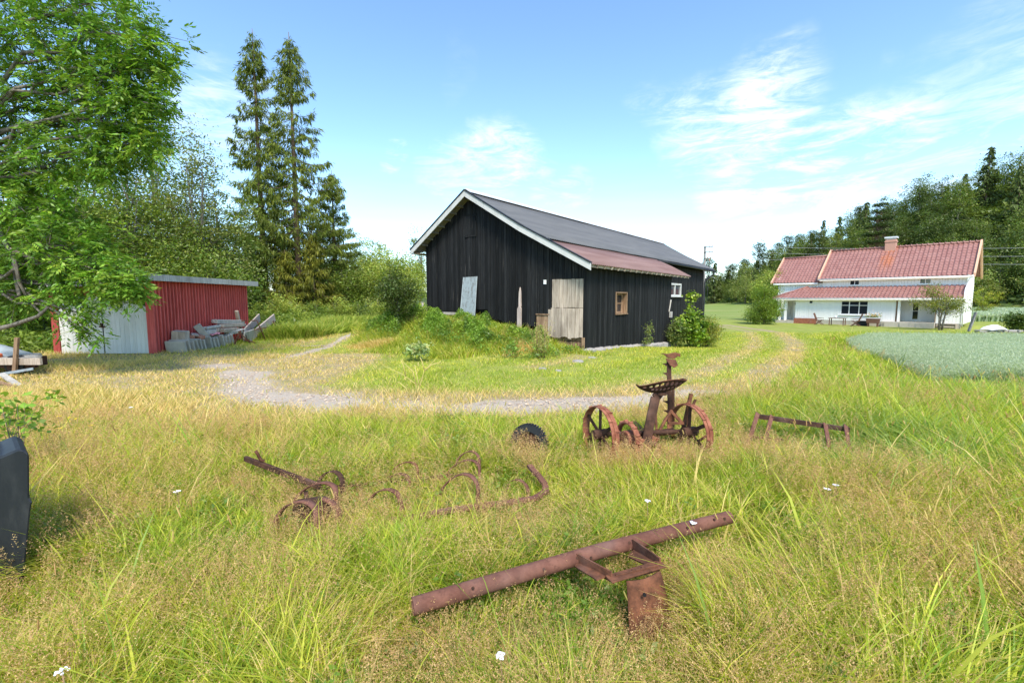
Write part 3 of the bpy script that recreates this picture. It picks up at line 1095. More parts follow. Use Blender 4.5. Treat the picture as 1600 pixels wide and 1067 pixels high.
def tiles(parent, name, x0, x1, prof, pitch=.32, course=.36, amp=.035, clip=None):
    (ya, za), (yb, zb_) = prof          # ridge, eave
    L = math.hypot(yb - ya, zb_ - za)
    nc = max(1, int(L / course))
    nx = int((x1 - x0) / pitch * 6)
    xs = np.linspace(x0, x1, nx + 1)
    V, Fc = [], []
    rows = []
    for c in range(nc):
        rows += [(c / nc, 0.0), ((c + 1) / nc - 1e-3, .045)]
    for f, up in rows:
        for x in xs:
            xx = x
            if clip: xx = max(x, clip(f))
            ph = 2 * math.pi * xx / pitch
            V.append((xx, ya + (yb - ya) * f, za + (zb_ - za) * f + up + amp * (math.sin(ph) + .35 * math.sin(2 * ph))))
    m = nx + 1
    for r in range(len(rows) - 1):
        for i in range(nx):
            Fc.append((r * m + i, (r + 1) * m + i, (r + 1) * m + i + 1, r * m + i + 1))
    mb = MB()
    mb.add(V, Fc, .5, False)
    o = mb.build(name, M['tile'], parent)
    s = o.modifiers.new('thick', 'SOLIDIFY')
    s.thickness = .05
    s.offset = -1
    return o


hr = tiles(house, 'roof', -10.75, .42, ((5.0, 7.50), (1.42, 4.50)))
tiles(hr, 'rear_slope', -10.75, .42, ((5.0, 7.50), (8.6, 4.50)))
wr = tiles(house, 'wing_roof', -15.25, -10.6, ((5.0, 7.02), (1.60, 4.20)))
tiles(wr, 'rear_slope', -15.25, -10.6, ((5.0, 7.02), (8.4, 4.20)))
pr_ = tiles(house, 'porch_roof', -14.35, .06, ((1.84, 3.72), (-.58, 2.58)), clip=lambda f: -11.8 - 2.55 * f)
mb = MB()
for x in (-10.86, .40):
    mb = MB()
    mb.prism([(x, 1.34, 4.36), (x, 5.0, 7.42), (x, 5.0, 7.72), (x, 1.34, 4.66)], (.14, 0, 0))
    mb.prism([(x, 5.0, 7.42), (x, 8.66, 4.36), (x, 8.66, 4.66), (x, 5.0, 7.72)], (.14, 0, 0))
    mb.build('vergeboard', M['peach'], house)
mb = MB()
mb.prism([(-15.36, 1.5, 4.05), (-15.36, 5.0, 6.95), (-15.36, 5.0, 7.20), (-15.36, 1.5, 4.30)], (.12, 0, 0))
mb.build('vergeboard', M['peach'], house)
mb = MB()
mb.tube([(-10.8, 5.0, 7.56), (.5, 5.0, 7.56)], .10, 8)
for k in range(28): mb.tube([(-10.7 + k * .4, 5.0, 7.60), (-10.62 + k * .4, 5.0, 7.60)], .12, 8)
mb.build('ridge_tile', M['tile'], hr)
MB().tube([(-15.3, 5.0, 7.08), (-10.9, 5.0, 7.08)], .10, 8).build('ridge_tile', M['tile'], wr)
MB().tube([(-11.8, 1.8, 3.78), (-14.38, -.56, 2.64)], .08, 8).build('hip_tile', M['tile'], pr_)
mb = MB()
mb.bx(-10.7, .35, 1.42, 1.50, 4.28, 4.46); mb.bx(-10.7, .35, 1.50, 1.85, 4.27, 4.30)
mb.bx(-15.1, -10.9, 1.62, 1.70, 4.0, 4.16); mb.bx(-15.1, -10.9, 1.70, 2.0, 4.0, 4.03)
mb.bx(-14.2, .15, -.5, -.44, 2.36, 2.54); mb.bx(-14.2, .15, -.44, 1.3, 2.40, 2.43)
mb.build('eaves', M['house_white'], house)
mb = MB()
mb.tube([(-10.8, 1.30, 4.44), (.45, 1.30, 4.40)], .06, 6)
mb.tube([(.30, 1.32, 4.36), (.12, 1.5, 4.05), (.10, 1.5, 3.8), (.10, .2, 3.3), (.10, -.03, 3.1), (.10, -.06, .2)], .05, 6)
mb.tube([(-14.3, -.66, 2.52), (.2, -.66, 2.50)], .055, 6)
mb.build('gutter', M['house_white'], house)
mb = MB()
mb.bx(-6.20, -5.38, 4.65, 5.35, 6.9, 8.30)
ch = mb.build('chimney', M['chimney'], hr)
MB().bx(-6.25, -5.33, 4.6, 5.4, 8.04, 8.14).build('chimney_band', M['chimney'], ch)
MB().bx(-6.27, -5.31, 4.58, 5.42, 8.42, 8.56).bx(-6.12, -5.46, 4.75, 5.25, 8.30, 8.42).build('chimney_cap', M['ridge_metal'], ch)
fb = lambda s, o, z: (s, -o, z)
window(house, fb, -8.42, -6.22, .98, 2.34, 3, 2, 'house_white', .09, .04, .08, bars=[('v', -7.72), ('v', -6.95), ('h', 1.88)])
window(house, fb, -11.1, -10.75, 2.02, 2.34, 1, 1, 'house_white', .05, .04, .03)
fu = lambda s, o, z: (s, 1.85 - o, z)
window(house, fu, -8.25, -7.42, 3.82, 4.36, 2, 1, 'house_white', .07, .04, .04)
window(house, fu, -3.05, -2.22, 3.82, 4.36, 2, 1, 'house_white', .07, .04, .04)
window(house, lambda s, o, z: (s, 1.5 - o, z), -3.35, -2.85, .6, 2.2, 1, 2, 'house_white', .07, .04, .0)
mb = MB()
mb.bx(-12.28, -4.27, .0, .3, -.5, .41)
mb.bx(-14.05, -12.3, -.35, 1.3, -.5, .28)
mb.bx(-1.5, 0, .0, .3, -.5, .41)
mb.bx(-14.68, -10.5, 2.02, 2.3, -.5, .3)
mb.build('foundation', M['concrete'], house)
mb = MB()
mb.bx(-5.1, -1.55, -.75, 1.45, -.5, .46)
for k in range(3): mb.bx(-4.9 + k * 1.1, -4.0 + k * 1.1, -.80, -.74, -.5, .38)
mb.build('terrace', M['concrete'], house)
mb = MB()
for x, z in ((-13.75, .28), (-13.2, .28), (-4.02, .46)):
    MB().bx(x - .09, x + .09, -.12, .05, z, 2.40).build('porch_post', M['house_white'], house)
mb = MB()
for x in (-4.21, -1.56): MB().bx(x - .05, x + .05, -.02, .4, .46, 2.4).build('corner_board', M['wood_brown'], house)
mb = MB()
mb.bx(-13.45, -12.95, 1.27, 1.32, .30, 2.20)
mb.build('door', M['wood_pale'], house)
MB().bx(-12.75, -12.62, 1.2, 1.33, 1.85, 2.15).build('wall_lamp', M['charcoal'], house)
mb = MB()
mb.bx(-1.25, -.25, -.35, -.02, .34, .40); mb.bx(-1.3, -1.22, -.4, -.02, -.4, .38); mb.bx(-.28, -.2, -.4, -.02, -.4, .38)
for k in range(3): mb.bx(-1.22, -.28, -.37, -.33, -.35 + k * .22, -.22 + k * .22)
mb.build('cellar_hatch', M['wood_grey'], house)

# ------------------------------------------------------------------ foliage tools


def unit(a):
    return a / np.maximum(np.linalg.norm(a, axis=1, keepdims=True), 1e-9)


def leafquads(C, size, up=None, aspect=.45, r=rng, droop=0.0, D=None):
    """rhombic leaves: C (n,3) centres, size (n,), returns V, F"""
    n = len(C)
    if D is None:
        D = r.normal(size=(n, 3))
        D[:, 2] = D[:, 2] * .6 - droop
    D = unit(D)
    N = r.normal(size=(n, 3)) * .55
    N[:, 2] += 1.0
    S = unit(np.cross(D, N))
    h = (size * .5)[:, None]
    wv = h * aspect
    V = np.empty((n, 4, 3))
    V[:, 0] = C - D * h
    V[:, 1] = C + S * wv - D * h * .1
    V[:, 2] = C + D * h
    V[:, 3] = C - S * wv - D * h * .1
    F = np.arange(n * 4).reshape(n, 4)
    return V.reshape(-1, 3), F


def shades(n, base, var=.35, r=rng, hue=.18):
    b = np.array(base)[None, :] * (1 + (r.random((n, 1)) - .5) * 2 * var)
    b = b * (1 + (r.random((n, 3)) - .5) * 2 * hue * np.array([1, .5, 1]))
    return np.clip(b, .004, 1)


def rep(c, k):
    return np.repeat(c, k, axis=0)


def bend(a, b, n=5, sag=0.0, wob=.0, r=random):
    a, b = Vector(a), Vector(b)
    L = (b - a).length
    out = []
    for i in range(n + 1):
        f = i / n
        p = a.lerp(b, f)
        p.z += sag * L * 4 * f * (1 - f)
        if 0 < i < n and wob:
            p += Vector((r.uniform(-1, 1), r.uniform(-1, 1), r.uniform(-1, 1))) * wob * L
        out.append(p)
    return out


def broadleaf(name, H, lobes, nclump, per, leaf, cols, seed, clump=.6, trunk=None, tr=.18, limbs=14, bark='bark_grey', parent_args=None,
              shell=.55, flat=.7, stems=1, twig=True, base=(0, 0, 0), aspect=.5):
    """tree or shrub at the origin; returns the thing"""
    r = np.random.default_rng(seed)
    rr = random.Random(seed)
    root = thing(name, *parent_args)
    CC = []
    wts = np.array([l[3] * l[4] * l[5] for l in lobes], float) ** .75
    wts /= wts.sum()
    for _ in range(nclump):
        l = lobes[r.choice(len(lobes), p=wts)]
        d = unit(r.normal(size=(1, 3)))[0]
        rad = r.random() ** shell
        p = np.array(l[:3]) + d * np.array(l[3:6]) * rad
        if p[2] < .12: p[2] = .12 + r.random() * .2
        CC.append(p)
    CC = np.array(CC)
    k = r.integers(int(per * .6), int(per * 1.4) + 1, nclump)
    idx = np.repeat(np.arange(nclump), k)
    n = len(idx)
    cs = clump * (.6 + .8 * r.random(nclump))
    off = r.normal(size=(n, 3)) * np.array([1, 1, flat]) * .5
    P = CC[idx] + off * cs[idx][:, None]
    P[:, 2] = np.maximum(P[:, 2], .03)
    sz = leaf * (.6 + .8 * r.random(n))
    V, F = leafquads(P, sz, aspect=aspect, r=r, droop=.35)
    ctone = .75 + .5 * r.random(nclump)
    ci = r.integers(0, len(cols), nclump)
    base_c = np.array(cols)[ci][idx] * ctone[idx][:, None]
    c = base_c * (1 + (r.random((n, 1)) - .5) * .5) * (1 + (r.random((n, 3)) - .5) * np.array([.35, .12, .3]))
    # trunk and limbs
    mb = MB()
    th = trunk if trunk else H * .8
    for s in range(stems):
        bx_, by_ = (0, 0) if stems == 1 else (rr.uniform(-.3, .3) * tr * 6, rr.uniform(-.3, .3) * tr * 6)
        tx, ty = rr.uniform(-.04, .04) * H + bx_ * 3, rr.uniform(-.04, .04) * H + by_ * 3
        path = [(bx_, by_, -.15), (bx_ + tx * .2, by_ + ty * .2, th * .3), (bx_ + tx * .6, by_ + ty * .5, th * .65), (bx_ + tx, by_ + ty, th)]
        t_ = tr if stems == 1 else tr * rr.uniform(.5, .9)
        mb.tube(path, [t_ * 1.25, t_, t_ * .65, t_ * .2], 8)
    order = r.permutation(nclump)[:limbs * (6 if twig else 1)]
    for q, i in enumerate(order):
        c_ = Vector(CC[i])
        z0 = max(.12 * H, min(th * .95, c_.z * rr.uniform(.45, .75)))
        f = z0 / th
        st = Vector((tx * f * .9, ty * f * .9, z0))
        if q < limbs:
            mb.tube(bend(st, c_, 4, .06, .05, rr), [tr * .42 * (1 - .5 * f), tr * .3, tr * .2, tr * .12, tr * .05], 5, caps=False)
        else:
            j = order[rr.randrange(min(limbs, len(order)))]
            s2 = st.lerp(Vector(CC[j]), .6) if (Vector(CC[j]) - c_).length < H * .35 else st.lerp(c_, .35)
            mb.tube(bend(s2, c_, 2, .04, .06, rr), [tr * .12, tr * .08, tr * .03], 3, caps=False)
    mb.build('trunk', M[bark], root)
    arrmesh('crown', V, F, 4, M['leaf'], root, col=rep(c, 4), world=False)
    return root


def spruce(name, H, R0, seed, args, bare=.0, dens=1.0, cols=((.045, .07, .016), (.06, .085, .02)), tw=.42, tr=None, gap=.62, droop=1.0, topless=.0, lo=False):
    r = np.random.default_rng(seed)
    rr = random.Random(seed)
    root = thing(name, *args)
    mb = MB()
    tr = tr or H * .011
    lean = (rr.uniform(-.01, .01) * H, rr.uniform(-.01, .01) * H)
    tp = lambda z: Vector((lean[0] * (z / H) ** 1.5, lean[1] * (z / H) ** 1.5, z))
    mb.tube([tp(0) - Vector((0, 0, .4)), tp(H * .3), tp(H * .6), tp(H * .85), tp(H)], [tr * 1.3, tr, tr * .65, tr * .3, .02], 8)
    CC, DD, SS, KK = [], [], [], []
    z = max(.6, H * bare)
    while z < H * .985:
        f = z / H
        prof = (1 - f) ** .75 * (1 if f > .12 else .75 + f * 2)
        nb = rr.choice([4, 5, 5, 6]) if not lo else 4
        a0 = rr.uniform(0, 6.28)
        for q in range(nb):
            if rr.random() < .12: continue
            a = a0 + q * 6.283 / nb + rr.uniform(-.35, .35)
            L = max(.25, R0 * prof * rr.uniform(.62, 1.12))
            st = tp(z + rr.uniform(-.15, .15))
            ca, sa = math.cos(a), math.sin(a)
            rise = rr.uniform(.05, .25) if f > .75 else rr.uniform(-.32, -.05)
            pts = []
            for i in range(6):
                g_ = i / 5
                dz = rise * L * g_ - .22 * L * math.sin(g_ * math.pi) * droop * .5 + .12 * L * g_ ** 3
                pts.append(st + Vector((ca * L * g_, sa * L * g_, dz)))
            mb.tube(pts, [tr * .22 * (1 - g_ / 6) * (L / R0) + .008 for g_ in range(6)], 3 if lo else 4, caps=False)
            m = max(5, int(L * (13 if not lo else 5) * dens))
            for _ in range(m):
                g_ = rr.random() ** .7 * .97 + .03
                i = min(4, int(g_ * 5))
                p = pts[i].lerp(pts[i + 1], g_ * 5 - i)
                side = rr.choice((-1, 1)) * rr.random() * .30 * L * (1.15 - g_)
                p = p + Vector((-sa * side, ca * side, -abs(side) * .15))
                CC.append(p); KK.append(rr.random())
                DD.append((ca * .35 + -sa * side * .8 + rr.uniform(-.3, .3), sa * .35 + ca * side * .8 + rr.uniform(-.3, .3), rr.uniform(-1.5, -.35) * droop))
                SS.append(tw * rr.uniform(.6, 1.35))
        z += gap * rr.uniform(.7, 1.3) * (1.0 if f < .8 else .7)
    C = np.array([tuple(c) for c in CC]); D = unit(np.array(DD)); S_ = np.array(SS)
    if not lo:      # every twig as a bunch of narrow needle sprays
        kk = 5
        C = np.repeat(C, kk, 0); S_ = np.repeat(S_, kk) * (.5 + .7 * r.random(len(C)))
        D = np.repeat(D, kk, 0) + r.normal(size=(len(C), 3)) * .35
        C = C + r.normal(size=C.shape) * .10
        K = np.repeat(np.array(KK), kk)
    else:
        K = np.array(KK)
    V, F = leafquads(C + unit(D) * S_[:, None] * .5, S_, aspect=.16 if not lo else .42, r=r, D=D)
    base = np.array(cols)[(K * len(cols)).astype(int) % len(cols)]
    c = base * (.65 + .7 * r.random((len(C), 1)))
    mb.build('trunk', M['bark_brown'], root)
    arrmesh('crown', V, F, 4, M['needle'], root, col=rep(c, 4), world=False)
    return root


def place(o, x, y, dz=0.0, rot=None, scl=1.0):
    o.location = (x, y, Tz(x, y) + dz)
    if rot is not None: o.rotation_euler = (0, 0, rot)
    o.scale = (scl, scl, scl) if not hasattr(scl, '__len__') else scl
    return o


def relabel(o, label, group=None):
    o['label'] = label
    if group: o['group'] = group
    return o


G_MID = [(.095, .150, .030), (.115, .170, .038), (.075, .125, .026)]
G_LIGHT = [(.18, .245, .055), (.215, .275, .075), (.14, .205, .05)]
G_GREY = [(.12, .165, .055), (.15, .19, .075), (.095, .135, .045)]
G_DARK = [(.045, .085, .018), (.06, .10, .022), (.035, .065, .016)]
G_YEL = [(.19, .24, .035), (.15, .21, .035), (.24, .26, .05)]

# ---- the two tall spruces and their neighbour
s1 = spruce('spruce_tree', 26.0, 5.6, 11, ('left one of the two tall thin crowned spruces behind the red shed', 'tree', (0, 0, 0), 0, 'tall spruces behind the shed'), bare=.25, dens=1.15, cols=((.075, .115, .026), (.095, .13, .03), (.055, .09, .022)), gap=.72, tw=.50, tr=.26)
place(s1, at(417, 505, 43).x, 43)
s2 = spruce('spruce_tree', 25.3, 5.9, 12, ('right one of the two tall spruces, bare trunk showing between drooping boughs', 'tree', (0, 0, 0), 0, 'tall spruces behind the shed'), bare=.27, dens=1.15, cols=((.08, .12, .026), (.10, .135, .03), (.06, .092, .022)), gap=.70, tw=.50, tr=.26)
place(s2, at(470, 505, 42.2).x, 42.2)
s3 = spruce('spruce_tree', 14.6, 4.4, 13, ('shorter bushy spruce right beside the two tall spruces', 'tree'), bare=.06, dens=1.7, cols=((.07, .11, .028), (.09, .13, .034)), gap=.48, tr=.2)
place(s3, at(527, 505, 46).x, 46)
for (px, Y, h, lab) in [(400, 40, 7.5, 'dark low spruce under the left tall spruce'), (450, 39.5, 6.2, 'yellowish young spruce at the foot of the tall spruces'), (492, 41, 8.0, 'drooping young spruce between the tall spruces and the bushy one')]:
    c_ = spruce('spruce_tree', h, 2.6, int(px), (lab, 'tree', (0, 0, 0), 0, 'young spruces under the tall ones'), bare=.02, dens=1.6, cols=((.075, .095, .018), (.11, .125, .025)) if px > 420 else ((.04, .065, .016), (.055, .08, .02)), gap=.42, tr=.12)
    place(c_, at(px, 500, Y).x, Y)

# ---- broadleaved trees of the wood on the left
wood = []
A = lambda lab, grp=None: (lab, 'tree', (0, 0, 0), 0, grp)
LW_ = 'broadleaved trees of the wood on the left'
specs = [
    # px, Y, H, radius, colours, clumps, per, leaf, label
    (262, 33, 16.6, 3.2, G_GREY, 250, 62, .19, 'tall grey green tree with bare twigs showing, above the red shed'),
    (318, 31, 13.2, 3.0, G_GREY, 210, 60, .18, 'thin leaved tree with forked pale branches behind the shed roof'),
    (352, 36, 12.2, 3.0, G_MID, 230, 60, .18, 'green rounded tree left of the tall spruces'),
    (205, 28, 12.0, 3.4, G_MID, 240, 60, .18, 'dull green tree behind the left end of the shed'),
    (120, 26, 11.4, 3.5, G_MID, 200, 50, .17, 'green tree behind the hanging ash branches'),
    (20, 25, 9.5, 3.4, G_DARK, 200, 50, .18, 'dark tree behind the ash at the left edge'),
    (575, 52, 8.8, 2.8, G_LIGHT, 210, 60, .2, 'pale green willow with feathery top right of the spruces'),
    (612, 45, 7.6, 2.6, G_LIGHT, 210, 60, .19, 'light green birch bush left of the barn'),
    (640, 56, 8.4, 2.9, G_LIGHT, 210, 60, .2, 'pale tree just left of the barn corner'),
    (545, 44, 5.6, 2.4, G_MID, 170, 60, .18, 'mid green bush below the bushy spruce'),
    (657, 75, 13.6, 2.2, G_GREY, 110, 44, .24, 'tall slim aspen standing above the barn corner'),
]
for i, (px, Y, H, rad, cols, nc, per, leaf, lab) in enumerate(specs):
    x = at(px, 500, Y).x
    H = H - (Tz(x, Y) if Y < 40 else 0) * .8
    tall = H > 9.3 and cols is G_GREY
    lobes = [(0, 0, H * .62, rad, rad, H * .36), (rad * .35, 0, H * .40, rad * .9, rad * .9, H * .26), (-rad * .4, .3, H * .45, rad * .9, rad, H * .25)]
    if i in (0, 1):
        lobes = [(0, 0, H * .78, rad * .80, rad * .80, H * .22), (-.6, 0, H * .5, rad * 1.05, rad, H * .25), (.8, 0, H * .34, rad, rad, H * .25)]
    if i == 10: lobes = [(-.5, 0, H * .80, .9, .9, H * .2), (.9, 0, H * .76, .8, .8, H * .2), (0, 0, H * .42, 1.7, 1.7, H * .3)]
    t_ = broadleaf('broadleaf_tree', H, lobes, nc, per, leaf, cols, 100 + i, clump=.95 if Y > 40 else .85, tr=.14 if H > 8 else .09, limbs=20,
                   parent_args=A(lab, LW_), shell=.6, stems=1 if i != 1 else 2)
    place(t_, x, Y)
    wood.append(t_)
# second rank, copies turned and scaled
for k, (px, Y, src, s, lab) in enumerate([(60, 36, 4, 1.25, 'tree in the back row, far left behind the ash'), (160, 38, 3, 1.2, 'tree in the back row between the ash and the grey green tree'),
                                     (232, 44, 5, 1.15, 'dark tree in the back row above the shed doors'), (300, 46, 4, 1.05, 'green tree in the back row above the shed'),
                                     (345, 27.5, 9, .92, 'bush behind the far end of the shed'), (238, 27, 9, 1.05, 'bush just behind the shed roof'), (290, 27.5, 9, 1.0, 'bush at the middle of the shed rear'),
                                     (70, 22, 9, .95, 'dark bush left of the shed under the ash'), (10, 20, 9, .9, 'bush behind the flatbed trailer'),
                                     (590, 66, 6, 1.1, 'pale tree farther back between spruce and barn'), (622, 72, 8, 1.0, 'pale tree farthest back left of the barn'),
                                     (520, 62, 7, 1.15, 'pale tree behind the bushy spruce'), (408, 52, 4, .95, 'green tree behind the left tall spruce trunk'), (447, 55, 2, .95, 'green tree seen between the two tall spruce trunks'), (486, 53, 4, .9, 'green tree behind the right tall spruce trunk'), (555, 58, 2, .85, 'green tree right behind the bushy spruce'), (380, 60, 4, 1.0, 'green tree seen between shed roof and spruces')]):
    c_ = copy_tree(wood[src])
    relabel(c_, lab, LW_)
    place(c_, at(px, 500, Y).x, Y, rot=1.3 * k + .7, scl=s)

# ---- low bushes along the edge of the wood
G_SH = 'low bushes along the edge of the wood'
sh0 = broadleaf('shrub', 2.4, [(0, 0, 1.1, 1.5, 1.3, 1.1), (1.0, .2, .7, 1.0, 1.0, .8)], 90, 60, .12, G_LIGHT, 300, clump=.55, tr=.035, limbs=8, stems=4, parent_args=('light green bush at the field edge under the spruces, left end of its row', 'bush', (0, 0, 0), 0, G_SH))
sh1 = broadleaf('shrub', 2.0, [(0, 0, .9, 1.7, 1.2, .9), (-1.1, 0, .6, 1.0, 1.0, .7)], 90, 60, .12, G_MID, 301, clump=.55, tr=.035, limbs=8, stems=4, parent_args=('mid green bush at the wood edge beside the sandy track', 'bush', (0, 0, 0), 0, G_SH))
place(sh0, at(425, 510, 33).x, 33)
place(sh1, at(560, 510, 37).x, 37)
for k, (px, Y, src, s, lab) in enumerate([(400, 27, 1, .9, 'green bush next to the far corner of the red shed'), (455, 34.5, 0, 1.05, 'light bush below the left tall spruce'), (492, 35, 1, 1.1, 'green bush below the right tall spruce'),
                                     (525, 36, 0, 1.0, 'light bush below the bushy spruce'), (592, 40, 0, 1.15, 'light bush behind the round shrub by the barn'), (620, 41, 1, 1.2, 'green bush nearest the barn corner'),
                                     (470, 29.5, 0, .62, 'small pale bush in the rough grass by the track'), (510, 31, 1, .6, 'small green bush in the rough grass by the track'),
                                     (645, 44, 0, 1.1, 'light bush half hidden by the barn corner')]):
    c_ = copy_tree((sh0, sh1)[src])
    relabel(c_, lab, G_SH)
    place(c_, at(px, 500, Y).x, Y, rot=k * 1.9, scl=(s, s, s * .9))

# ---- round shrub on the mound by the barn
rs = broadleaf('shrub', 2.9, [(0, 0, 1.75, .85, .85, .85), (.1, 0, 1.0, .6, .6, .5)], 150, 60, .085, [(.05, .085, .026), (.065, .105, .034), (.04, .07, .022)], 310, clump=.34, tr=.06, limbs=14, parent_args=('round dark green shrub on a short stem left of the black barn', 'bush'), trunk=2.0)
place(rs, at(622, 528, 19.6).x, 19.6)

# ---- bushes against the barn
gb = broadleaf('shrub', 1.9, [(0, 0, .95, .8, .7, .85)], 110, 34, .17, [(.12, .21, .03), (.16, .25, .04), (.09, .17, .03)], 311, clump=.32, tr=.03, limbs=8, stems=5, aspect=.8, parent_args=('bright green large leaved bush under the white barn window', 'bush'))
place(gb, at(1080, 500, 23.2).x, 23.2)
gb2 = broadleaf('shrub', 1.7, [(0, 0, .80, .80, .75, .80)], 120, 46, .09, [(.12, .17, .045), (.16, .21, .06), (.20, .22, .05)], 312, clump=.26, tr=.03, limbs=8, stems=5, parent_args=('yellowish round bush at the right end of the barn planting', 'bush'))
place(gb2, at(1106, 500, 23.6).x, 23.6)
gb3 = broadleaf('shrub', 1.5, [(0, 0, .75, .42, .4, .72)], 70, 46, .09, [(.085, .14, .05), (.12, .17, .06)], 313, clump=.24, tr=.025, limbs=6, stems=4, parent_args=('narrow grey green bush at the lean-to corner', 'bush'))
place(gb3, at(1058, 500, 22.9).x, 22.9)
hv = broadleaf('climbing_vine', 3.1, [(0, 0, 2.55, .42, .10, .35), (-.15, 0, 1.8, .22, .1, .7)], 26, 16, .16, [(.14, .24, .03), (.18, .27, .05)], 314, clump=.2, tr=.02, limbs=8, aspect=.8, parent_args=('green vine climbing the far corner of the barn wall', 'climbing plant'))
place(hv, at(1081, 480, 27).x, 27)

# sapling by the lean-to wall
sp = broadleaf('sapling', 1.25, [(0, 0, .35, .3, .25, .35), (.08, 0, .85, .16, .15, .35)], 34, 12, .085, [(.12, .17, .06), (.16, .2, .08)], 315, clump=.16, tr=.012, limbs=8, stems=2, parent_args=('thin leafy sapling at the foot of the lean-to wall', 'sapling'))
place(sp, *(BP + BL * 4.7 + BS * .50))

# ---- trees by the house
tb = broadleaf('broadleaf_tree', 6.1, [(0, 0, 2.2, 2.3, 2.2, 2.2), (.4, .6, 4.2, 1.7, 1.5, 1.7), (-.4, 0, 1.2, 2.3, 2.2, 1.2)], 300, 70, .17, [(.11, .18, .03), (.14, .215, .04), (.085, .15, .028)], 320, clump=.7, tr=.12, limbs=16, parent_args=('dense round bright green tree at the left end of the farmhouse', 'tree'))
place(tb, at(1193, 500, 45).x, 45, scl=.70)
tb2 = broadleaf('broadleaf_tree', 6.6, [(0, 0, 3.6, 2.2, 2.2, 2.8)], 200, 60, .19, G_LIGHT, 321, clump=.8, tr=.12, limbs=16, parent_args=('paler taller tree behind the round tree by the farmhouse', 'tree'))
place(tb2, at(1203, 500, 52).x, 52, scl=.9)
ct = broadleaf('broadleaf_tree', 4.2, [(0, 0, 2.3, 2.1, 1.6, .9), (-.7, 0, 3.0, 1.0, 1.0, .7), (.9, 0, 1.9, 1.4, 1.2, .7)], 150, 38, .11, [(.10, .14, .035), (.13, .165, .05), (.17, .19, .05)], 322, clump=.42, tr=.07, limbs=18, stems=3, parent_args=('small spreading tree with thin crown in front of the farmhouse', 'tree'), trunk=2.6)
place(ct, at(1468, 505, 36.4).x, 36.4)
for (px, Y, h, lab) in [(1535, 64, 4.2, 'yellow green bush beside the right corner of the farmhouse'), (1592, 33.5, 1.5, 'dark low bush at the right edge beyond the oats')]:
    b_ = broadleaf('shrub', h, [(0, 0, h * .5, h * .5, h * .5, h * .5)], 90, 50, .14, G_YEL if px == 1535 else G_DARK, int(px), clump=.4, tr=.04, limbs=8, stems=3, parent_args=(lab, 'bush'))
    place(b_, at(px, 500, Y).x, Y)
for (px, Y, h, lab) in [(914, 62, 11.6, 'left one of the two treetops showing above the barn roof'), (938, 60, 11.2, 'right one of the two treetops showing above the barn roof')]:
    b_ = broadleaf('broadleaf_tree', h, [(0, 0, h * .62, .95, .95, h * .36), (0, 0, h * .4, 1.5, 1.5, h * .3)], 110, 60, .17, [(.11, .14, .04), (.14, .16, .05)], int(px), clump=.6, tr=.12, limbs=16, parent_args=A(lab, 'treetops above the barn roof'))
    place(b_, at(px, 500, Y).x, Y)

# ---- hillside forest on the right: variants, then copies
GF = 'trees of the forest on the hillside'
KB = 'broadleaved tree in the dense forest on the hillside behind the farmhouse'
KD = 'dark rounded tree in the dense forest on the hillside behind the farmhouse'
KL = 'pale green tree in the dense forest on the hillside behind the farmhouse'
KS = 'dark pointed spruce in the forest on the hillside behind the farmhouse'
KF = 'tall bare stemmed pine at the edge of the far forest left of the farmhouse'
var = []


def hb(lab, H, rad, cols, seed, lob=None, nc=130, per=34, leaf=.42, trunk=None, clump=1.5):
    lobes = lob or [(0, 0, H * .62, rad, rad, H * .36), (rad * .3, 0, H * .36, rad * .95, rad * .9, H * .28), (-rad * .4, .3, H * .42, rad * .8, rad, H * .25)]
    return broadleaf('forest_tree', H, lobes, nc, per, leaf, cols, seed, clump=clump, tr=.18, limbs=10, parent_args=A(lab, GF), shell=.5, twig=False, trunk=trunk)


HG1 = [(.085, .135, .038), (.105, .155, .045), (.070, .110, .034)]
HG2 = [(.055, .092, .032), (.068, .105, .036)]
HG3 = [(.13, .18, .06), (.15, .20, .07)]
var += [hb(KB, 13, 3.6, HG1, 400), hb(KB, 11, 3.9, HG1, 401), hb(KD, 12, 3.8, HG2, 402), hb(KL, 13, 3.3, HG3, 403), hb(KL, 8, 3.4, HG3, 404)]
var += [spruce('forest_spruce', 15, 3.2, 405, (KS, 'tree', (0, 0, 0), 0, GF), dens=2.2, cols=((.038, .062, .024), (.05, .075, .028)), tw=.95, lo=True, gap=.75),
        spruce('forest_spruce', 12.5, 2.7, 406, (KS, 'tree', (0, 0, 0), 0, GF), dens=2.2, cols=((.042, .07, .026), (.054, .082, .030)), tw=.9, lo=True, gap=.75)]
var += [hb(KF, 18, 2.6, [(.050, .078, .026), (.040, .065, .024)], 407, lob=[(0, 0, 14, 2.0, 2.0, 3.6), (0, 0, 9.5, 1.5, 1.5, 2)], nc=70, trunk=17, clump=1.2)]
# prominent pine in layers
pine_l = []
for z, r_ in [(8, 3.6), (10, 3.8), (12.0, 3.2), (13.9, 2.9), (15.6, 2.2), (17.2, 1.5), (18.3, .7)]:
    for a in range(5):
        pine_l.append((math.cos(a * 1.26 + z) * r_ * .6, math.sin(a * 1.26 + z) * r_ * .6, z, r_ * .45, r_ * .45, .45))
pn = broadleaf('pine_tree', 18.6, pine_l, 240, 40, .36, [(.030, .055, .020), (.042, .068, .026)], 410, clump=.9, tr=.24, limbs=40, trunk=18.3, bark='bark_brown', flat=.3, parent_args=A('tall layered pine rising above the forest left of the chimney'))
place(pn, at(1367, 450, 118).x, 118)
pn.location.z = at(1367, 310, 118).z - 18.8

rh = np.random.default_rng(5)
used = [False] * len(var)
spots = []
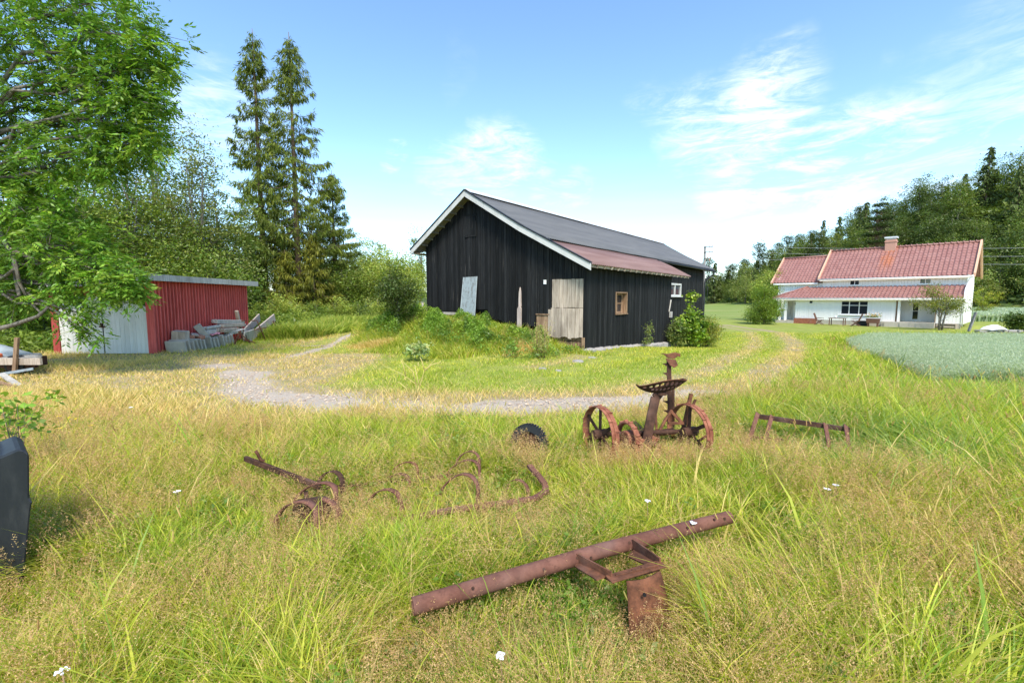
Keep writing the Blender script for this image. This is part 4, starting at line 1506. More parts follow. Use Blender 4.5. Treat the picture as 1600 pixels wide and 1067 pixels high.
# forest edge and the slope: sample along the sight fan so that crowns overlap up the hill
for d_ in (1, 7, 14, 22, 31, 41, 52, 64, 78):
    y = 92.0 + rh.random() * 4
    while y < 225:
        step = 4.6 + d_ * .045 + y * .014
        spots.append((d_ + rh.normal() * 2.2 + xedge(y), y + rh.normal() * 1.5, d_))
        y += step * (.8 + .5 * rh.random())
def seen(x, y):
    px = 800 + FPX * x / y
    top = 467 - (Tz(x, y) + 12 - CAM_H) / y * FPX
    return .40 < x / y < 1.18 and not (1215 < px < 1515 and top > 400)


spots = [q_ for q_ in spots if seen(q_[0], q_[1])]
print('hill spots', len(spots))
spots = [spots[k] for k in sorted(rh.permutation(len(spots))[:246])]
first = {}


def put(i, x, y, s, rot, lab=None):
    if not used[i]:
        o = var[i]
        used[i] = True
    else:
        o = copy_tree(var[i])
    place(o, x, y, dz=-.2, rot=rot, scl=s)
    return o


WHERE = [(1225, 'in the far forest between barn and farmhouse'), (1300, 'above the left wing roof of the farmhouse'), (1395, 'above the main roof left of the chimney'), (1525, 'above the main roof right of the chimney'), (1570, 'just right of the farmhouse'), (9999, 'at the right edge of the picture')]
KIND = {0: 'green broadleaved tree', 1: 'wide green broadleaved tree', 2: 'dark rounded tree', 3: 'pale green tree', 4: 'low pale green tree', 5: 'tall dark spruce', 6: 'smaller dark spruce', 7: 'tall bare stemmed pine'}


def forest_label(i, x, y, d):
    px = 800 + FPX * x / y
    wh = [t for a, t in WHERE if px < a][0]
    up = '' if px < 1225 else (' at the hill foot' if d < 10 else (' halfway up the hill' if d < 40 else ' on the hilltop'))
    return KIND[i] + ' ' + wh + up


for x, y, d in spots:
    u = rh.random()
    if d < 5: i = rh.choice([4, 3, 0, 1, 6], p=[.35, .2, .2, .15, .1])
    elif y > 170: i = rh.choice([0, 3, 2, 5, 6, 7], p=[.15, .12, .2, .23, .15, .15])
    else: i = rh.choice([0, 1, 2, 3, 5, 6], p=[.24, .18, .27, .10, .13, .08])
    o = put(int(i), x, y, float(.80 + .5 * rh.random()) * (1.0 if d > 5 else .85), float(rh.random() * 6.28))
    relabel(o, forest_label(int(i), x, y, d))
# far edge between barn and house
for k in range(34):
    px = 1098 + k * 4.3 + rh.normal() * 2
    Y = 205 + rh.random() * 28
    i = int(rh.choice([7, 5, 0, 3, 2, 6], p=[.34, .2, .12, .12, .1, .12]))
    o = put(i, (px - 800) / FPX * Y, Y, float(.95 + .35 * rh.random()), float(rh.random() * 6.28))
    relabel(o, forest_label(i, (px - 800) / FPX * Y, Y, 0))
for i, v_ in enumerate(var):
    if not used[i]: put(i, 130 + i * 3, 150, 1.0, 0)
# far line of trees behind everything on the left and middle
for k in range(30):
    px = 330 + k * 26
    if 640 < px < 1100: continue
    Y = 180 + rh.random() * 20
    i = int(rh.choice([0, 2, 5]))
    relabel(put(i, (px - 800) / FPX * Y, Y, .8, float(rh.random() * 6)), KIND[i] + ' in the distant tree line behind the wood on the left')

# low growth that closes the forest floor on the hill
r0 = np.random.default_rng(77)
yy = 90 + 150 * r0.random(60000)
dd_ = r0.random(60000) ** .8 * 95
xx = xedge(yy) + dd_ - 2
kq = (xx / yy < 1.25)
xx, yy = xx[kq], yy[kq]
Pq = np.stack([xx, yy, T(xx, yy) + 3.4 * vn1(xx, yy, 6) * r0.random(len(xx))], 1)
V, F = leafquads(Pq, .9 + .9 * r0.random(len(xx)), aspect=.6, r=r0)
cq = np.array(HG1 + HG2 + HG3)[(vn2(xx, yy, 5) * 6.99).astype(int)] * (.6 + .6 * r0.random((len(xx), 1)))
tag(arrmesh('hill_undergrowth', V, F, 4, M['leaf'], col=rep(cq, 4)), 'dense green undergrowth between the trees of the wooded hill', 'undergrowth', kind='stuff')

# ------------------------------------------------------------------ ash tree hanging in from the left
ash = thing('ash_tree', 'large ash with drooping compound leaves hanging in from the left edge', 'tree', (-15.2, 12.2, Tz(-15.2, 12.2)))
ra = random.Random(21)
ran = np.random.default_rng(21)
mb = MB()
AB = Vector((-15.2, 12.2, Tz(-15.2, 12.2)))
mb.tube([AB + Vector((0, 0, -.3)), AB + Vector((.1, 0, 2)), AB + Vector((.3, .1, 4.5)), AB + Vector((.2, 0, 7.5)), AB + Vector((.5, 0, 11))], [.36, .30, .24, .17, .07], 10)
tw_pts = []      # leaf rosette anchors (position, outward direction)
# limb ends given as (photo x, y, depth) of the foliage masses they carry, with spread in metres and number of twigs
masses = [
    (60, -40, 12.3, 2.2, 70), (140, 5, 12.0, 1.4, 52), (185, 55, 11.6, 1.1, 44), (220, 88, 11.4, .62, 22), (205, 145, 11.5, .72, 28), (180, 120, 12.0, 1.3, 50),
    (110, 90, 12.4, 1.4, 46), (40, 60, 12.6, 1.6, 66), (200, 200, 11.6, .80, 34), (228, 225, 11.4, .42, 12), (160, 190, 12.1, 1.2, 50), (90, 170, 12.6, 1.3, 44), (25, 170, 12.8, 1.4, 60),
    (185, 245, 11.7, .75, 28), (130, 250, 12.0, 1.1, 44), (60, 250, 12.6, 1.3, 52), (5, 270, 12.8, 1.3, 52),
    (30, 330, 12.6, 1.2, 54), (85, 330, 12.2, .9, 40), (110, 385, 11.8, .95, 46), (50, 395, 12.4, 1.2, 54), (140, 412, 11.6, .70, 34), (178, 434, 11.4, .55, 28), (10, 420, 12.6, 1.1, 48),
    (205, 450, 11.3, .34, 14), (115, 448, 11.7, .50, 18), (60, 455, 12.0, .6, 18), (120, 488, 11.5, .34, 7), (118, 508, 11.5, .26, 5), (138, 522, 11.5, .16, 3), (25, 462, 12.3, .7, 14),
    (245, 70, 11.2, .28, 6), (252, 112, 11.2, .30, 7), (248, 165, 11.2, .28, 6),
]
hubs = []
for (px, py, Y, sp_, n) in masses:
    c = at(px, py, Y)
    hubs.append(c)
    z0 = min(9.5, max(2.2, c.z * .75 + .4 + ra.uniform(-.5, .5)))
    st = AB + Vector((.3, .05, z0))
    limb = bend(st, c, 7, .07, .03, ra)
    rad = .075 if sp_ > .8 else .045
    mb.tube(limb, [rad * (1 - i / 8.2) + .010 for i in range(8)], 6, caps=False)
    for _ in range(int(n * 1.5)):
        d = Vector((ra.gauss(0, 1), ra.gauss(0, 1), ra.gauss(0, .8))).normalized() * (sp_ * (ra.random() ** .45 + (.35 if ra.random() < .12 else 0)))
        p = c + d
        tw_pts.append((p, (d + Vector((.35, -.2, -.25)) * sp_)))
        if ra.random() < .28:
            b = limb[ra.choice((5, 6, 7))]
            mb.tube(bend(b, p, 2, .05, .06, ra), [.016, .010, .005], 3, caps=False)
# bare pale limb low on the left
for pl_ in ([(-20, 330), (12, 385), (22, 405), (30, 440), (45, 470), (65, 490)], [(14, 390), (40, 400), (60, 408)], [(-30, 520), (20, 508), (60, 494), (75, 480)], [(24, 410), (26, 440), (30, 462)], [(-30, 420), (5, 435), (22, 420)]):
    pts_ = [at(a, b, 11.6 + .2 * math.sin(i * 2)) for i, (a, b) in enumerate(pl_)]
    mb.tube(pts_, [.06 * (1 - i / (len(pts_) + .6)) + .008 for i in range(len(pts_))], 6)
mb.build('trunk', M['bark_grey'], ash, world=True)
Cs, Ds, Ss, Cc = [], [], [], []
ashc = [(.090, .195, .030), (.118, .230, .036), (.065, .145, .024), (.155, .265, .045)]
for p, d in tw_pts:
    tone = ra.uniform(.75, 1.2)
    cc = ashc[ra.choices((0, 1, 2, 3), (3, 3, 3, 1))[0]]
    for _ in range(ra.choice((4, 5, 6, 7))):         # compound leaves in a rosette
        dd = (d.normalized() * .8 + Vector((ra.gauss(0, .7), ra.gauss(0, .7), ra.gauss(0, .45) - .25))).normalized()
        L = ra.uniform(.20, .34)
        o = p + Vector((ra.gauss(0, .09), ra.gauss(0, .09), ra.gauss(0, .07)))
        side = dd.cross(Vector((ra.gauss(0, .3), ra.gauss(0, .3), 1))).normalized()
        for j in range(9):
            if j < 8:
                f = .25 + .7 * (j // 2) / 4
                sgn = 1 if j % 2 else -1
                ld = (dd * .62 + side * sgn * .85 + Vector((0, 0, -.18))).normalized()
            else:
                f, ld = 1.0, dd
            q = o + dd * (L * f) + Vector((0, 0, -.25 * L * f * f))
            sz = ra.uniform(.10, .15) * (1.0 if j < 8 else 1.1)
            Cs.append(tuple(q + ld * sz * .5)); Ds.append(tuple(ld)); Ss.append(sz)
            Cc.append([x * tone * ra.uniform(.85, 1.15) for x in cc])
V, F = leafquads(np.array(Cs), np.array(Ss), aspect=.34, r=ran, D=np.array(Ds))
arrmesh('crown', V, F, 4, M['leaf'], ash, col=rep(np.array(Cc), 4), world=True)

# ------------------------------------------------------------------ grasses


def blades(P, h, w, az, lean, bendv, face=None, nseg=3, r=rng):
    """curved grass blades. P (n,3), h, w, az (lean direction), lean (fraction of h), bendv"""
    n = len(P)
    fa = r.random(n) * math.pi if face is None else face
    sx, sy = np.cos(fa), np.sin(fa)
    lx, ly = np.cos(az), np.sin(az)
    cols_ = 2 * nseg + 1
    V = np.empty((n, cols_, 3))
    for i in range(nseg + 1):
        f = i / nseg
        off = h * (lean * f + bendv * f ** 2.2)
        zc = h * (f - .35 * bendv * f ** 2.4 * 1.3)
        cx, cy = P[:, 0] + lx * off, P[:, 1] + ly * off
        if i < nseg:
            ww_ = w * (1 - .55 * f) * .5
            V[:, 2 * i, 0], V[:, 2 * i, 1], V[:, 2 * i, 2] = cx - sx * ww_, cy - sy * ww_, P[:, 2] + zc
            V[:, 2 * i + 1, 0], V[:, 2 * i + 1, 1], V[:, 2 * i + 1, 2] = cx + sx * ww_, cy + sy * ww_, P[:, 2] + zc
        else:
            V[:, 2 * i, 0], V[:, 2 * i, 1], V[:, 2 * i, 2] = cx, cy, P[:, 2] + zc
    tri = []
    for i in range(nseg - 1):
        a = 2 * i
        tri += [a, a + 1, a + 3, a, a + 3, a + 2]
    a = 2 * (nseg - 1)
    tri += [a, a + 1, a + 2]
    tri = np.array(tri)
    F = (np.arange(n)[:, None] * cols_ + tri[None, :]).reshape(-1, 3)
    return V.reshape(-1, 3), F, cols_


def fan(n, y0, y1, p=1.0, marg=.12, extra=.8, r=rng, x0=None, x1=None):
    """points in the visible wedge; p is the power of the fall-off with distance"""
    u = r.random(n)
    if abs(p - 2) < 1e-6: y = y0 * (y1 / y0) ** u
    else: y = (y0 ** (2 - p) + u * (y1 ** (2 - p) - y0 ** (2 - p))) ** (1 / (2 - p))
    a = -1.125 - marg if x0 is None else x0
    b = 1.125 + marg if x1 is None else x1
    pad = 1.9 if x0 is None else 0.0      # keep the sward closed for a step to either side
    x = y * a - pad + (y * (b - a) + 2 * pad) * r.random(n)
    return x, y


class Acc:
    def __init__(self): self.V, self.F, self.C, self.n = [], [], [], 0

    def add(self, V, F, C):
        self.V.append(V.astype(np.float32)); self.F.append(F + self.n); self.C.append(C.astype(np.float32)); self.n += len(V)

    def build(self, name, mat):
        return arrmesh(name, np.concatenate(self.V), np.concatenate(self.F), 3, mat, col=np.concatenate(self.C))


def oat_inside(x, y):
    poly = [(9.6, 10.2), (10.6, 12.2), (14.1, 18.2), (18.7, 25.4), (60, 20.5), (60, 6.5), (17, 7.0), (13, 8.7)]
    ins = np.zeros(np.shape(x), bool)
    j = len(poly) - 1
    for i in range(len(poly)):
        xi, yi = poly[i]; xj, yj = poly[j]
        c = ((yi > y) != (yj > y)) & (x < (xj - xi) * (y - yi) / (yj - yi + 1e-12) + xi)
        ins ^= c
        j = i
    return ins


GREENS = np.array([(.150, .220, .030), (.195, .260, .038), (.245, .285, .050), (.110, .185, .030), (.29, .31, .065)])
STRAWS = np.array([(.37, .305, .17), (.43, .36, .22), (.33, .27, .14), (.30, .28, .11)])
BLUEG = np.array([(.13, .20, .075), (.17, .24, .10), (.20, .27, .12)])


def bladecol(x, y, r, straw_p):
    n = len(x)
    k = r.integers(0, 5, n)
    patch = vn2(x, y, 1.1) * .6 + vn1(x, y, .35) * .4
    k = np.where(patch > .58, np.minimum(4, k + 1), k)
    c = GREENS[k] * (.75 + .5 * r.random((n, 1)))
    bl = (np.exp(-((x - 4.6) ** 2 + (y - 5.6) ** 2) / 1.6) + .9 * np.exp(-((x - 11) ** 2 + (y - 8.6) ** 2) / 7)) > r.random(n) * 1.3
    c[bl] = BLUEG[r.integers(0, 3, bl.sum())]
    dk = r.random(n) < .8 * np.exp(-((x - .40) ** 2 / .20 + (y - 2.85) ** 2 / .10))  # shade under the pipe, painted in as darker green blades
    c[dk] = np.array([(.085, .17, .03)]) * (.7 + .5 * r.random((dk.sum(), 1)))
    s = (r.random(n) < straw_p) & ~dk
    c[s] = STRAWS[r.integers(0, 4, s.sum())] * (.8 + .35 * r.random((s.sum(), 1)))
    return c


def hmeadow(x, y):
    """sward height"""
    h = .26 + .12 * vn3(x, y, 1.4) + .10 * vn1(x, y, .45)
    h = h + .16 * smooth(x, 2.5, 5.5) * (1 - smooth(y, 6, 11))
    h = h * (1 - .55 * smooth(y, 5.8, 7.6) * (1 - smooth(x, 2.0, 4.0))) * .92
    pd_ = seg_dist(x, y, [(-.45, 2.25), (1.62, 3.30)])
    h = h * (1 - .58 * (1 - smooth(pd_, .22, .55)))
    h = h * (1 - .62 * (1 - smooth(seg_dist(x, y, [(.66, 2.15), (.84, 2.55)]), .20, .38)))
    hd_ = seg_dist(x, y, [(-1.9, 3.75), (-.9, 4.3), (.1, 4.2)])
    h = h * (1 - .50 * (1 - smooth(hd_, .45, .95)))
    h = h * (1 - .50 * (1 - smooth(seg_dist(x, y, [(-2.6, 4.5), (-1.7, 4.2)]), .25, .6)))
    h = h * (1 - .45 * (1 - smooth(seg_dist(x, y, [(3.1, 5.7), (4.3, 5.5)]), .35, .8)))
    h = h * (1 - .35 * (1 - smooth(seg_dist(x, y, [(.9, 5.2), (2.3, 5.3)]), .2, .7)))
    return h * (1 - .62 * (1 - smooth(seg_dist(x, y, [(-3.6, 2.6), (-2.9, 2.65)]), .25, .6)))


meadow = Acc()
r1 = np.random.default_rng(31)
N = 430000
x, y = fan(N, 1.1, 9.5, 1.1, r=r1)
xb, yb = fan(105000, 7.0, 32, 1.0, r=r1, x0=.25, x1=1.3)
x = np.concatenate([x, xb]); y = np.concatenate([y, yb])
# clump: pull points toward tussock centres
ang = vn1(x, y, .5) * 12.6
keep = (tall_amt(x, y) > r1.random(len(x))) & ~oat_inside(x, y)
hole = vn2(x + 31, y, .42)
keep &= (hole > .26 * r1.random(len(x)))
x, y, ang = x[keep], y[keep], ang[keep]
n = len(x)
dist = np.hypot(x, y)
h = hmeadow(x, y) * (.45 + .85 * r1.random(n))
h *= np.where(y < 1.9, .6, 1)
wd = (.0045 + .0035 * r1.random(n)) * (1 + dist * .09)
wide = r1.random(n) < .06
wd = np.where(wide, wd * 2.1, wd)
wd = wd * (1 + .35 * smooth(x, .8, 2.5) * (1 - smooth(y, 3.5, 5.5)))
tallb = r1.random(n) < .03
h = np.where(tallb, h * 1.75, h)
az = ang + r1.normal(size=n) * 1.1
lean = .10 + .45 * r1.random(n) ** 1.5
bd = .15 + .9 * r1.random(n) ** 1.4
strawp = .10 + .30 * smooth(-x, 1.2, 5) * smooth(y, 3.2, 6) + .22 * (vn3(x, y, .8) > .62) - .06 * (x > 4)
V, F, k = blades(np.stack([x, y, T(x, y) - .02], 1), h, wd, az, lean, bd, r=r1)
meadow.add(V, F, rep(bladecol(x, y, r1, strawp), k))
o = meadow.build('meadow_grass', M['grass'])
tag(o, 'tall unmown meadow grass, green and yellowing, round the old implements', 'grass', kind='stuff')

# airy reddish and straw coloured panicles
pan = Acc()
r2 = np.random.default_rng(32)
x, y = fan(40000, 1.3, 9.0, .9, r=r2)
xb, yb = fan(3500, 6.5, 26, 1.0, r=r2, x0=.25, x1=1.0)
x = np.concatenate([x, xb]); y = np.concatenate([y, yb])
pd = vn3(x + 7, y, .9) * .6 + vn1(x, y + 5, .35) * .4
pz = .04 + .95 * smooth(pd, .48, .60) + .35 * smooth(-x, 1.5, 4.5) * smooth(y, 3, 5.5) + 1.2 * np.exp(-((x - 1.6) ** 2 / .8 + (y - 5.05) ** 2 / .10)) + .9 * np.exp(-((x - .2) ** 2 + (y - 5.0) ** 2) / .06) + .25 * np.exp(-((x + .2) ** 2 + (y - 3.3) ** 2) / 2.0)
pz = pz - .55 * smooth(x, 3.2, 5.0) - .8 * np.exp(-((x - .38) ** 2 / .18 + (y - 2.78) ** 2 / .10))
keep = (tall_amt(x, y) > .5) & ~oat_inside(x, y) & (r2.random(len(x)) < pz)
x, y = x[keep], y[keep]
x = np.concatenate([x, 1.6 + r2.normal(size=420) * .42, .22 + r2.normal(size=110) * .14, -.6 + r2.normal(size=120) * .2, 1.15 + r2.normal(size=160) * .2])
y = np.concatenate([y, 4.98 + r2.normal(size=420) * .13, 5.05 + r2.normal(size=110) * .10, 2.32 + r2.normal(size=120) * .08, 2.75 + r2.normal(size=160) * .16])
n = len(x)
dist = np.hypot(x, y)
hp = (hmeadow(x, y) + .05) * (.75 + .55 * r2.random(n))
az = r2.random(n) * 6.28
lean = .1 + .4 * r2.random(n)
P = np.stack([x, y, T(x, y)], 1)
V, F, k = blades(P, hp, .0022 * (1 + dist * .14), az, lean, .25 * np.ones(n), nseg=2, r=r2)
pc = np.array([(.33, .215, .165), (.38, .265, .195), (.39, .295, .20), (.29, .185, .145)])
pcol = pc[r2.integers(0, 4, n)] * (.8 + .4 * r2.random((n, 1)))
pan.add(V, F, rep(pcol * np.array([.85, 1.0, .8]), k))
tipx = x + np.cos(az) * hp * (lean + .25)
tipy = y + np.sin(az) * hp * (lean + .25)
tipz = P[:, 2] + hp * .93
m = 40
ti = np.repeat(np.arange(n), m)
hh = r2.random(n * m)
ra_ = (.006 + .050 * (1 - hh)) * (.5 + .8 * r2.random(n * m))
aa = r2.random(n * m) * 6.28
sx = tipx[ti] + np.cos(aa) * ra_ - np.cos(az[ti]) * (1 - hh) * .05
sy = tipy[ti] + np.sin(aa) * ra_ - np.sin(az[ti]) * (1 - hh) * .05
sz_ = tipz[ti] - (1 - hh) * .16 + .05
C = np.stack([sx, sy, sz_], 1)
q = (.0046 + .0034 * r2.random(n * m)) * (1 + dist[ti] * .11)
D = unit(r2.normal(size=(n * m, 3)) + np.array([0, 0, .3]))
S_ = unit(np.cross(D, r2.normal(size=(n * m, 3))))
V = np.empty((n * m, 3, 3))
V[:, 0] = C - D * q[:, None] * .6 - S_ * q[:, None] * .22
V[:, 1] = C - D * q[:, None] * .4 + S_ * q[:, None] * .26
V[:, 2] = C + D * q[:, None] * .7
pan.add(V.reshape(-1, 3), np.arange(n * m * 3).reshape(-1, 3), rep(pcol[ti] * (.72 + .4 * r2.random((n * m, 1))), 3))
# low broadleaved weeds between the grasses
x, y = fan(80000, 1.5, 8.5, 1.0, r=r2)
cw = vn2(x + 19, y + 3, .38) * .6 + vn1(x, y, 1.2) * .4
keep = (cw > .60) & (tall_amt(x, y) > .5) & ~oat_inside(x, y)
x, y, cw = x[keep], y[keep], cw[keep]
n = len(x)
cen = np.stack([x, y, T(x, y) + hmeadow(x, y) * (.25 + .50 * r2.random(n))], 1)
V, F4 = leafquads(cen, (.022 + .03 * r2.random(n)) * (1 + np.hypot(x, y) * .05), aspect=.5, r=r2, droop=.1)
wc = np.array([(.075, .15, .028), (.10, .19, .035), (.13, .21, .05), (.09, .17, .055)])[(vn3(x, y, .5) * 3.99).astype(int)] * (.75 + .5 * r2.random((n, 1)))
pan_w = (V, np.concatenate([F4[:, [0, 1, 2]], F4[:, [0, 2, 3]]]), rep(wc, 4))
# cylindrical timothy and foxtail heads on taller stalks
x, y = fan(1500, 1.9, 9.0, 1.0, r=r2)
keep = (tall_amt(x, y) > .5) & ~oat_inside(x, y) & (r2.random(len(x)) < (.18 + .8 * smooth(x, 1.8, 4.5)))
x, y = x[keep], y[keep]
n = len(x)
dist = np.hypot(x, y)
hp = (hmeadow(x, y) + .16) * (.9 + .45 * r2.random(n))
az = r2.random(n) * 6.28
lean = .04 + .22 * r2.random(n)
P = np.stack([x, y, T(x, y)], 1)
V, F, k = blades(P, hp, .0028 * (1 + dist * .10), az, lean, .1 * np.ones(n), nseg=2, r=r2)
tcol = np.array([(.40, .36, .13), (.52, .40, .22), (.30, .32, .10)])[r2.integers(0, 3, n)]
pan.add(V, F, rep(tcol * .8, k))
ax = unit(np.stack([np.cos(az) * (lean + .25), np.sin(az) * (lean + .25), np.ones(n)], 1))
tip = P + np.stack([np.cos(az) * hp * (lean + .1), np.sin(az) * hp * (lean + .1), hp * .95], 1)
hl = .045 + .05 * r2.random(n)
rad = (.0038 + .0016 * r2.random(n)) * (1 + dist * .03)
s1_ = unit(np.cross(ax, np.array([[1, .2, 0]])))
s2_ = np.cross(ax, s1_)
prof = [(0, .4), (.25, 1.0), (.8, .85), (1.0, .15)]
nk = 5
V = np.empty((n, 4, nk, 3))
for i, (f, rr_) in enumerate(prof):
    for kk in range(nk):
        a = 6.283 * kk / nk
        V[:, i, kk] = tip + ax * (hl * f)[:, None] + (s1_ * math.cos(a) + s2_ * math.sin(a)) * (rad * rr_)[:, None]
tri = []
for i in range(3):
    for kk in range(nk):
        a, b = i * nk + kk, i * nk + (kk + 1) % nk
        tri += [a, b, b + nk, a, b + nk, a + nk]
tri = np.array(tri)
F = (np.arange(n)[:, None] * 20 + tri[None]).reshape(-1, 3)
hc = np.array([(.33, .26, .16), (.28, .19, .12), (.37, .32, .19), (.22, .21, .10)])[r2.integers(0, 4, n)]
pan.add(V.reshape(-1, 3), F, rep(hc, 20))
aw = Acc(); aw.add(*pan_w)
tag(aw.build('meadow_weeds', M['leaf']), 'low broad leaved weeds growing in patches between the meadow grasses', 'weeds', kind='stuff')
o = pan.build('grass_seed_heads', M['grass'])
tag(o, 'airy reddish brown grass panicles and narrow seed heads over the meadow', 'seed heads', kind='stuff')

# short lawn, straw and verge grass
lawn = Acc()
r3 = np.random.default_rng(33)
x, y = fan(330000, 6.2, 34, 1.35, r=r3)
ta = tall_amt(x, y)
g_, d_, f_, w_ = masks(x, y)
s_ = -((x - BP[0]) * BS[0] + (y - BP[1]) * BS[1]); u_ = -((x - BP[0]) * BL[0] + (y - BP[1]) * BL[1])
inb = (s_ > 0) & (s_ < 8.5) & (u_ < 0) & (u_ > -21)
inb |= (x > -17) & (x < -13) & (y > 16.4) & (y < 23)
keep = (r3.random(len(x)) > ta) & (r3.random(len(x)) > g_ * 1.25) & ~oat_inside(x, y) & ~inb & (w_ < .6)
x, y, d_, w_, g_ = x[keep], y[keep], d_[keep], w_[keep], g_[keep]
n = len(x)
dist = np.hypot(x, y)
h = (.028 + .045 * r3.random(n)) * (1 + .8 * vn1(x, y, .7)) * np.where(vn2(x, y, 2.0) > .7, 1.3, 1)
h = h * (1 + 1.8 * (np.interp(y, [5, 8, 10], [1, .8, 0])) + 1.2 * smooth(-x, 7, 10) * (vn3(x, y, 1.3) > .6))
c = np.array([(.165, .225, .030), (.215, .265, .042), (.27, .29, .065), (.125, .185, .028)])[r3.integers(0, 4, n)]
mw = (vn1(x * .79 - y * .62, (x * .62 + y * .79) * .12, .9) > .55)
c[mw] = c[mw] * np.array([1.35, 1.18, 1.4])
st = r3.random(n) < np.clip(d_ * 1.15 + .06, 0, .9)
c[st] = np.array([(.38, .305, .20), (.44, .355, .245), (.32, .25, .165), (.27, .25, .11)])[r3.integers(0, 4, st.sum())]
c = c * (.78 + .44 * r3.random((n, 1)))
V, F, k = blades(np.stack([x, y, T(x, y) - .005], 1), h, (.006 + .004 * r3.random(n)) * (1 + dist * .11), r3.random(n) * 6.28, .2 + .7 * r3.random(n), .5 * r3.random(n), nseg=1, r=r3)
lawn.add(V, F, rep(c, k))
# gravel side tufts
o = lawn.build('lawn_grass', M['grass'])
tag(o, 'short mown yellow green lawn round the barn with dry straw towards the shed', 'grass', kind='stuff')

# gravel stones on the track
r4 = np.random.default_rng(34)
x, y = fan(42000, 7.2, 30, 1.2, r=r4, x0=-.9, x1=.45)
g_, d_, f_, w_ = masks(x, y)
keep = (g_ + (vn1(x, y, .5) - .5) * .5 > .55) & (tall_amt(x, y) < .6)
x, y = x[keep], y[keep]
n = len(x)
q = .012 + .022 * r4.random(n) ** 2
c0 = np.stack([x, y, T(x, y) + q * .3], 1)
V = np.empty((n, 6, 3))
for i, d in enumerate([(1, 0, 0), (-.5, .87, 0), (-.5, -.87, 0), (.3, .2, .6), (-.5, -.1, .55), (.1, -.4, .6)]):
    V[:, i] = c0 + np.array(d) * q[:, None] * (.7 + .6 * r4.random((n, 3)))
tri = np.array([0, 1, 3, 1, 4, 3, 1, 2, 4, 2, 5, 4, 2, 0, 5, 0, 3, 5, 3, 4, 5])
F = (np.arange(n)[:, None] * 6 + tri[None]).reshape(-1, 3)
sc_ = np.array([(.30, .24, .18), (.37, .30, .235), (.22, .17, .14), (.32, .245, .18)])[r4.integers(0, 4, n)]
mstone = m_leaf('gravel_stone', 0.0, .1, (1.45, 1.42, 1.35))
a_ = Acc(); a_.add(V.reshape(-1, 3), F, rep(sc_ * (.8 + .4 * r4.random((n, 1))), 6))
tag(a_.build('gravel', mstone), 'loose pale gravel of the drive between meadow and lawn', 'gravel', kind='stuff')

# ---- herbs on the mound
r5 = np.random.default_rng(35)
mv = Acc()
n = 60000
s = r5.random(n) * 12.0 - 1.0
u = r5.random(n) ** .9 * 5.0 + .05
x = BP[0] - BS[0] * s - BL[0] * u
y = BP[1] - BS[1] * s - BL[1] * u
edge = np.interp(s, [-1, .3, 1.2, 3, 6, 9, 11], [.3, .8, 2.0, 3.9, 4.5, 4.0, 2.0])
ins = 1 - smooth(u + (vn1(x, y, .8) - .5) * 1.2, edge - .5, edge + .3)
keep = r5.random(n) < ins
x, y, u, s = x[keep], y[keep], u[keep], s[keep]
n = len(x)
hh = (.16 + .26 * vn2(x, y, .8) + .14 * vn3(x, y, .3)) * (1.15 - .12 * u) * np.interp(s, [-1, 1, 3], [.3, .6, 1])
h = hh * (.5 + .8 * r5.random(n))
c = GREENS[r5.integers(0, 5, n)] * (.7 + .5 * r5.random((n, 1)))
kk = (vn1(x + 3, y, 1.0) > .66) | (r5.random(n) < .10)
c[kk] = STRAWS[r5.integers(0, 4, kk.sum())] * .9
V, F, k = blades(np.stack([x, y, T(x, y)], 1), h, .018 + .012 * r5.random(n), r5.random(n) * 6.28, .2 + .5 * r5.random(n), .6 * r5.random(n), nseg=2, r=r5)
mv.add(V, F, rep(c, k))
n = 78000      # broad leaves of nettles, raspberry and ferns near the wall
s = r5.random(n) * 10.0 - .2
u = r5.random(n) ** 1.3 * 3.3 + .1
x = BP[0] - BS[0] * s - BL[0] * u
y = BP[1] - BS[1] * s - BL[1] * u
cl_ = vn2(x + 11, y, .55) * .6 + vn3(x, y, 1.4) * .4
keep = r5.random(n) < smooth(cl_, .30, .55) * np.interp(s, [-.2, .8, 1.8, 3.5, 10], [.05, .35, .8, 1, 1]) * (1 - smooth(u, 2.0, 3.4))
x, y, u, s, cl_ = x[keep], y[keep], u[keep], s[keep], cl_[keep]
n = len(x)
top = (.36 + .62 * smooth(cl_, .4, .75)) * np.interp(s, [0, 1.5, 3, 5, 6.5, 10], [.6, .8, .85, 1.0, 1.0, .65])
z = T(x, y) + top * r5.random(n) ** .55
cen = np.stack([x, y, z], 1)
V, F4 = leafquads(cen, .06 + .07 * r5.random(n), aspect=.45, r=r5, droop=.2)
F = np.concatenate([F4[:, [0, 1, 2]], F4[:, [0, 2, 3]]])
c = np.array([(.085, .160, .030), (.11, .195, .04), (.075, .135, .035), (.14, .21, .04)])[(vn1(x, y, .7) * 3.99).astype(int)] * (.7 + .6 * r5.random((n, 1)))
mv.add(V, F, rep(c, 4))
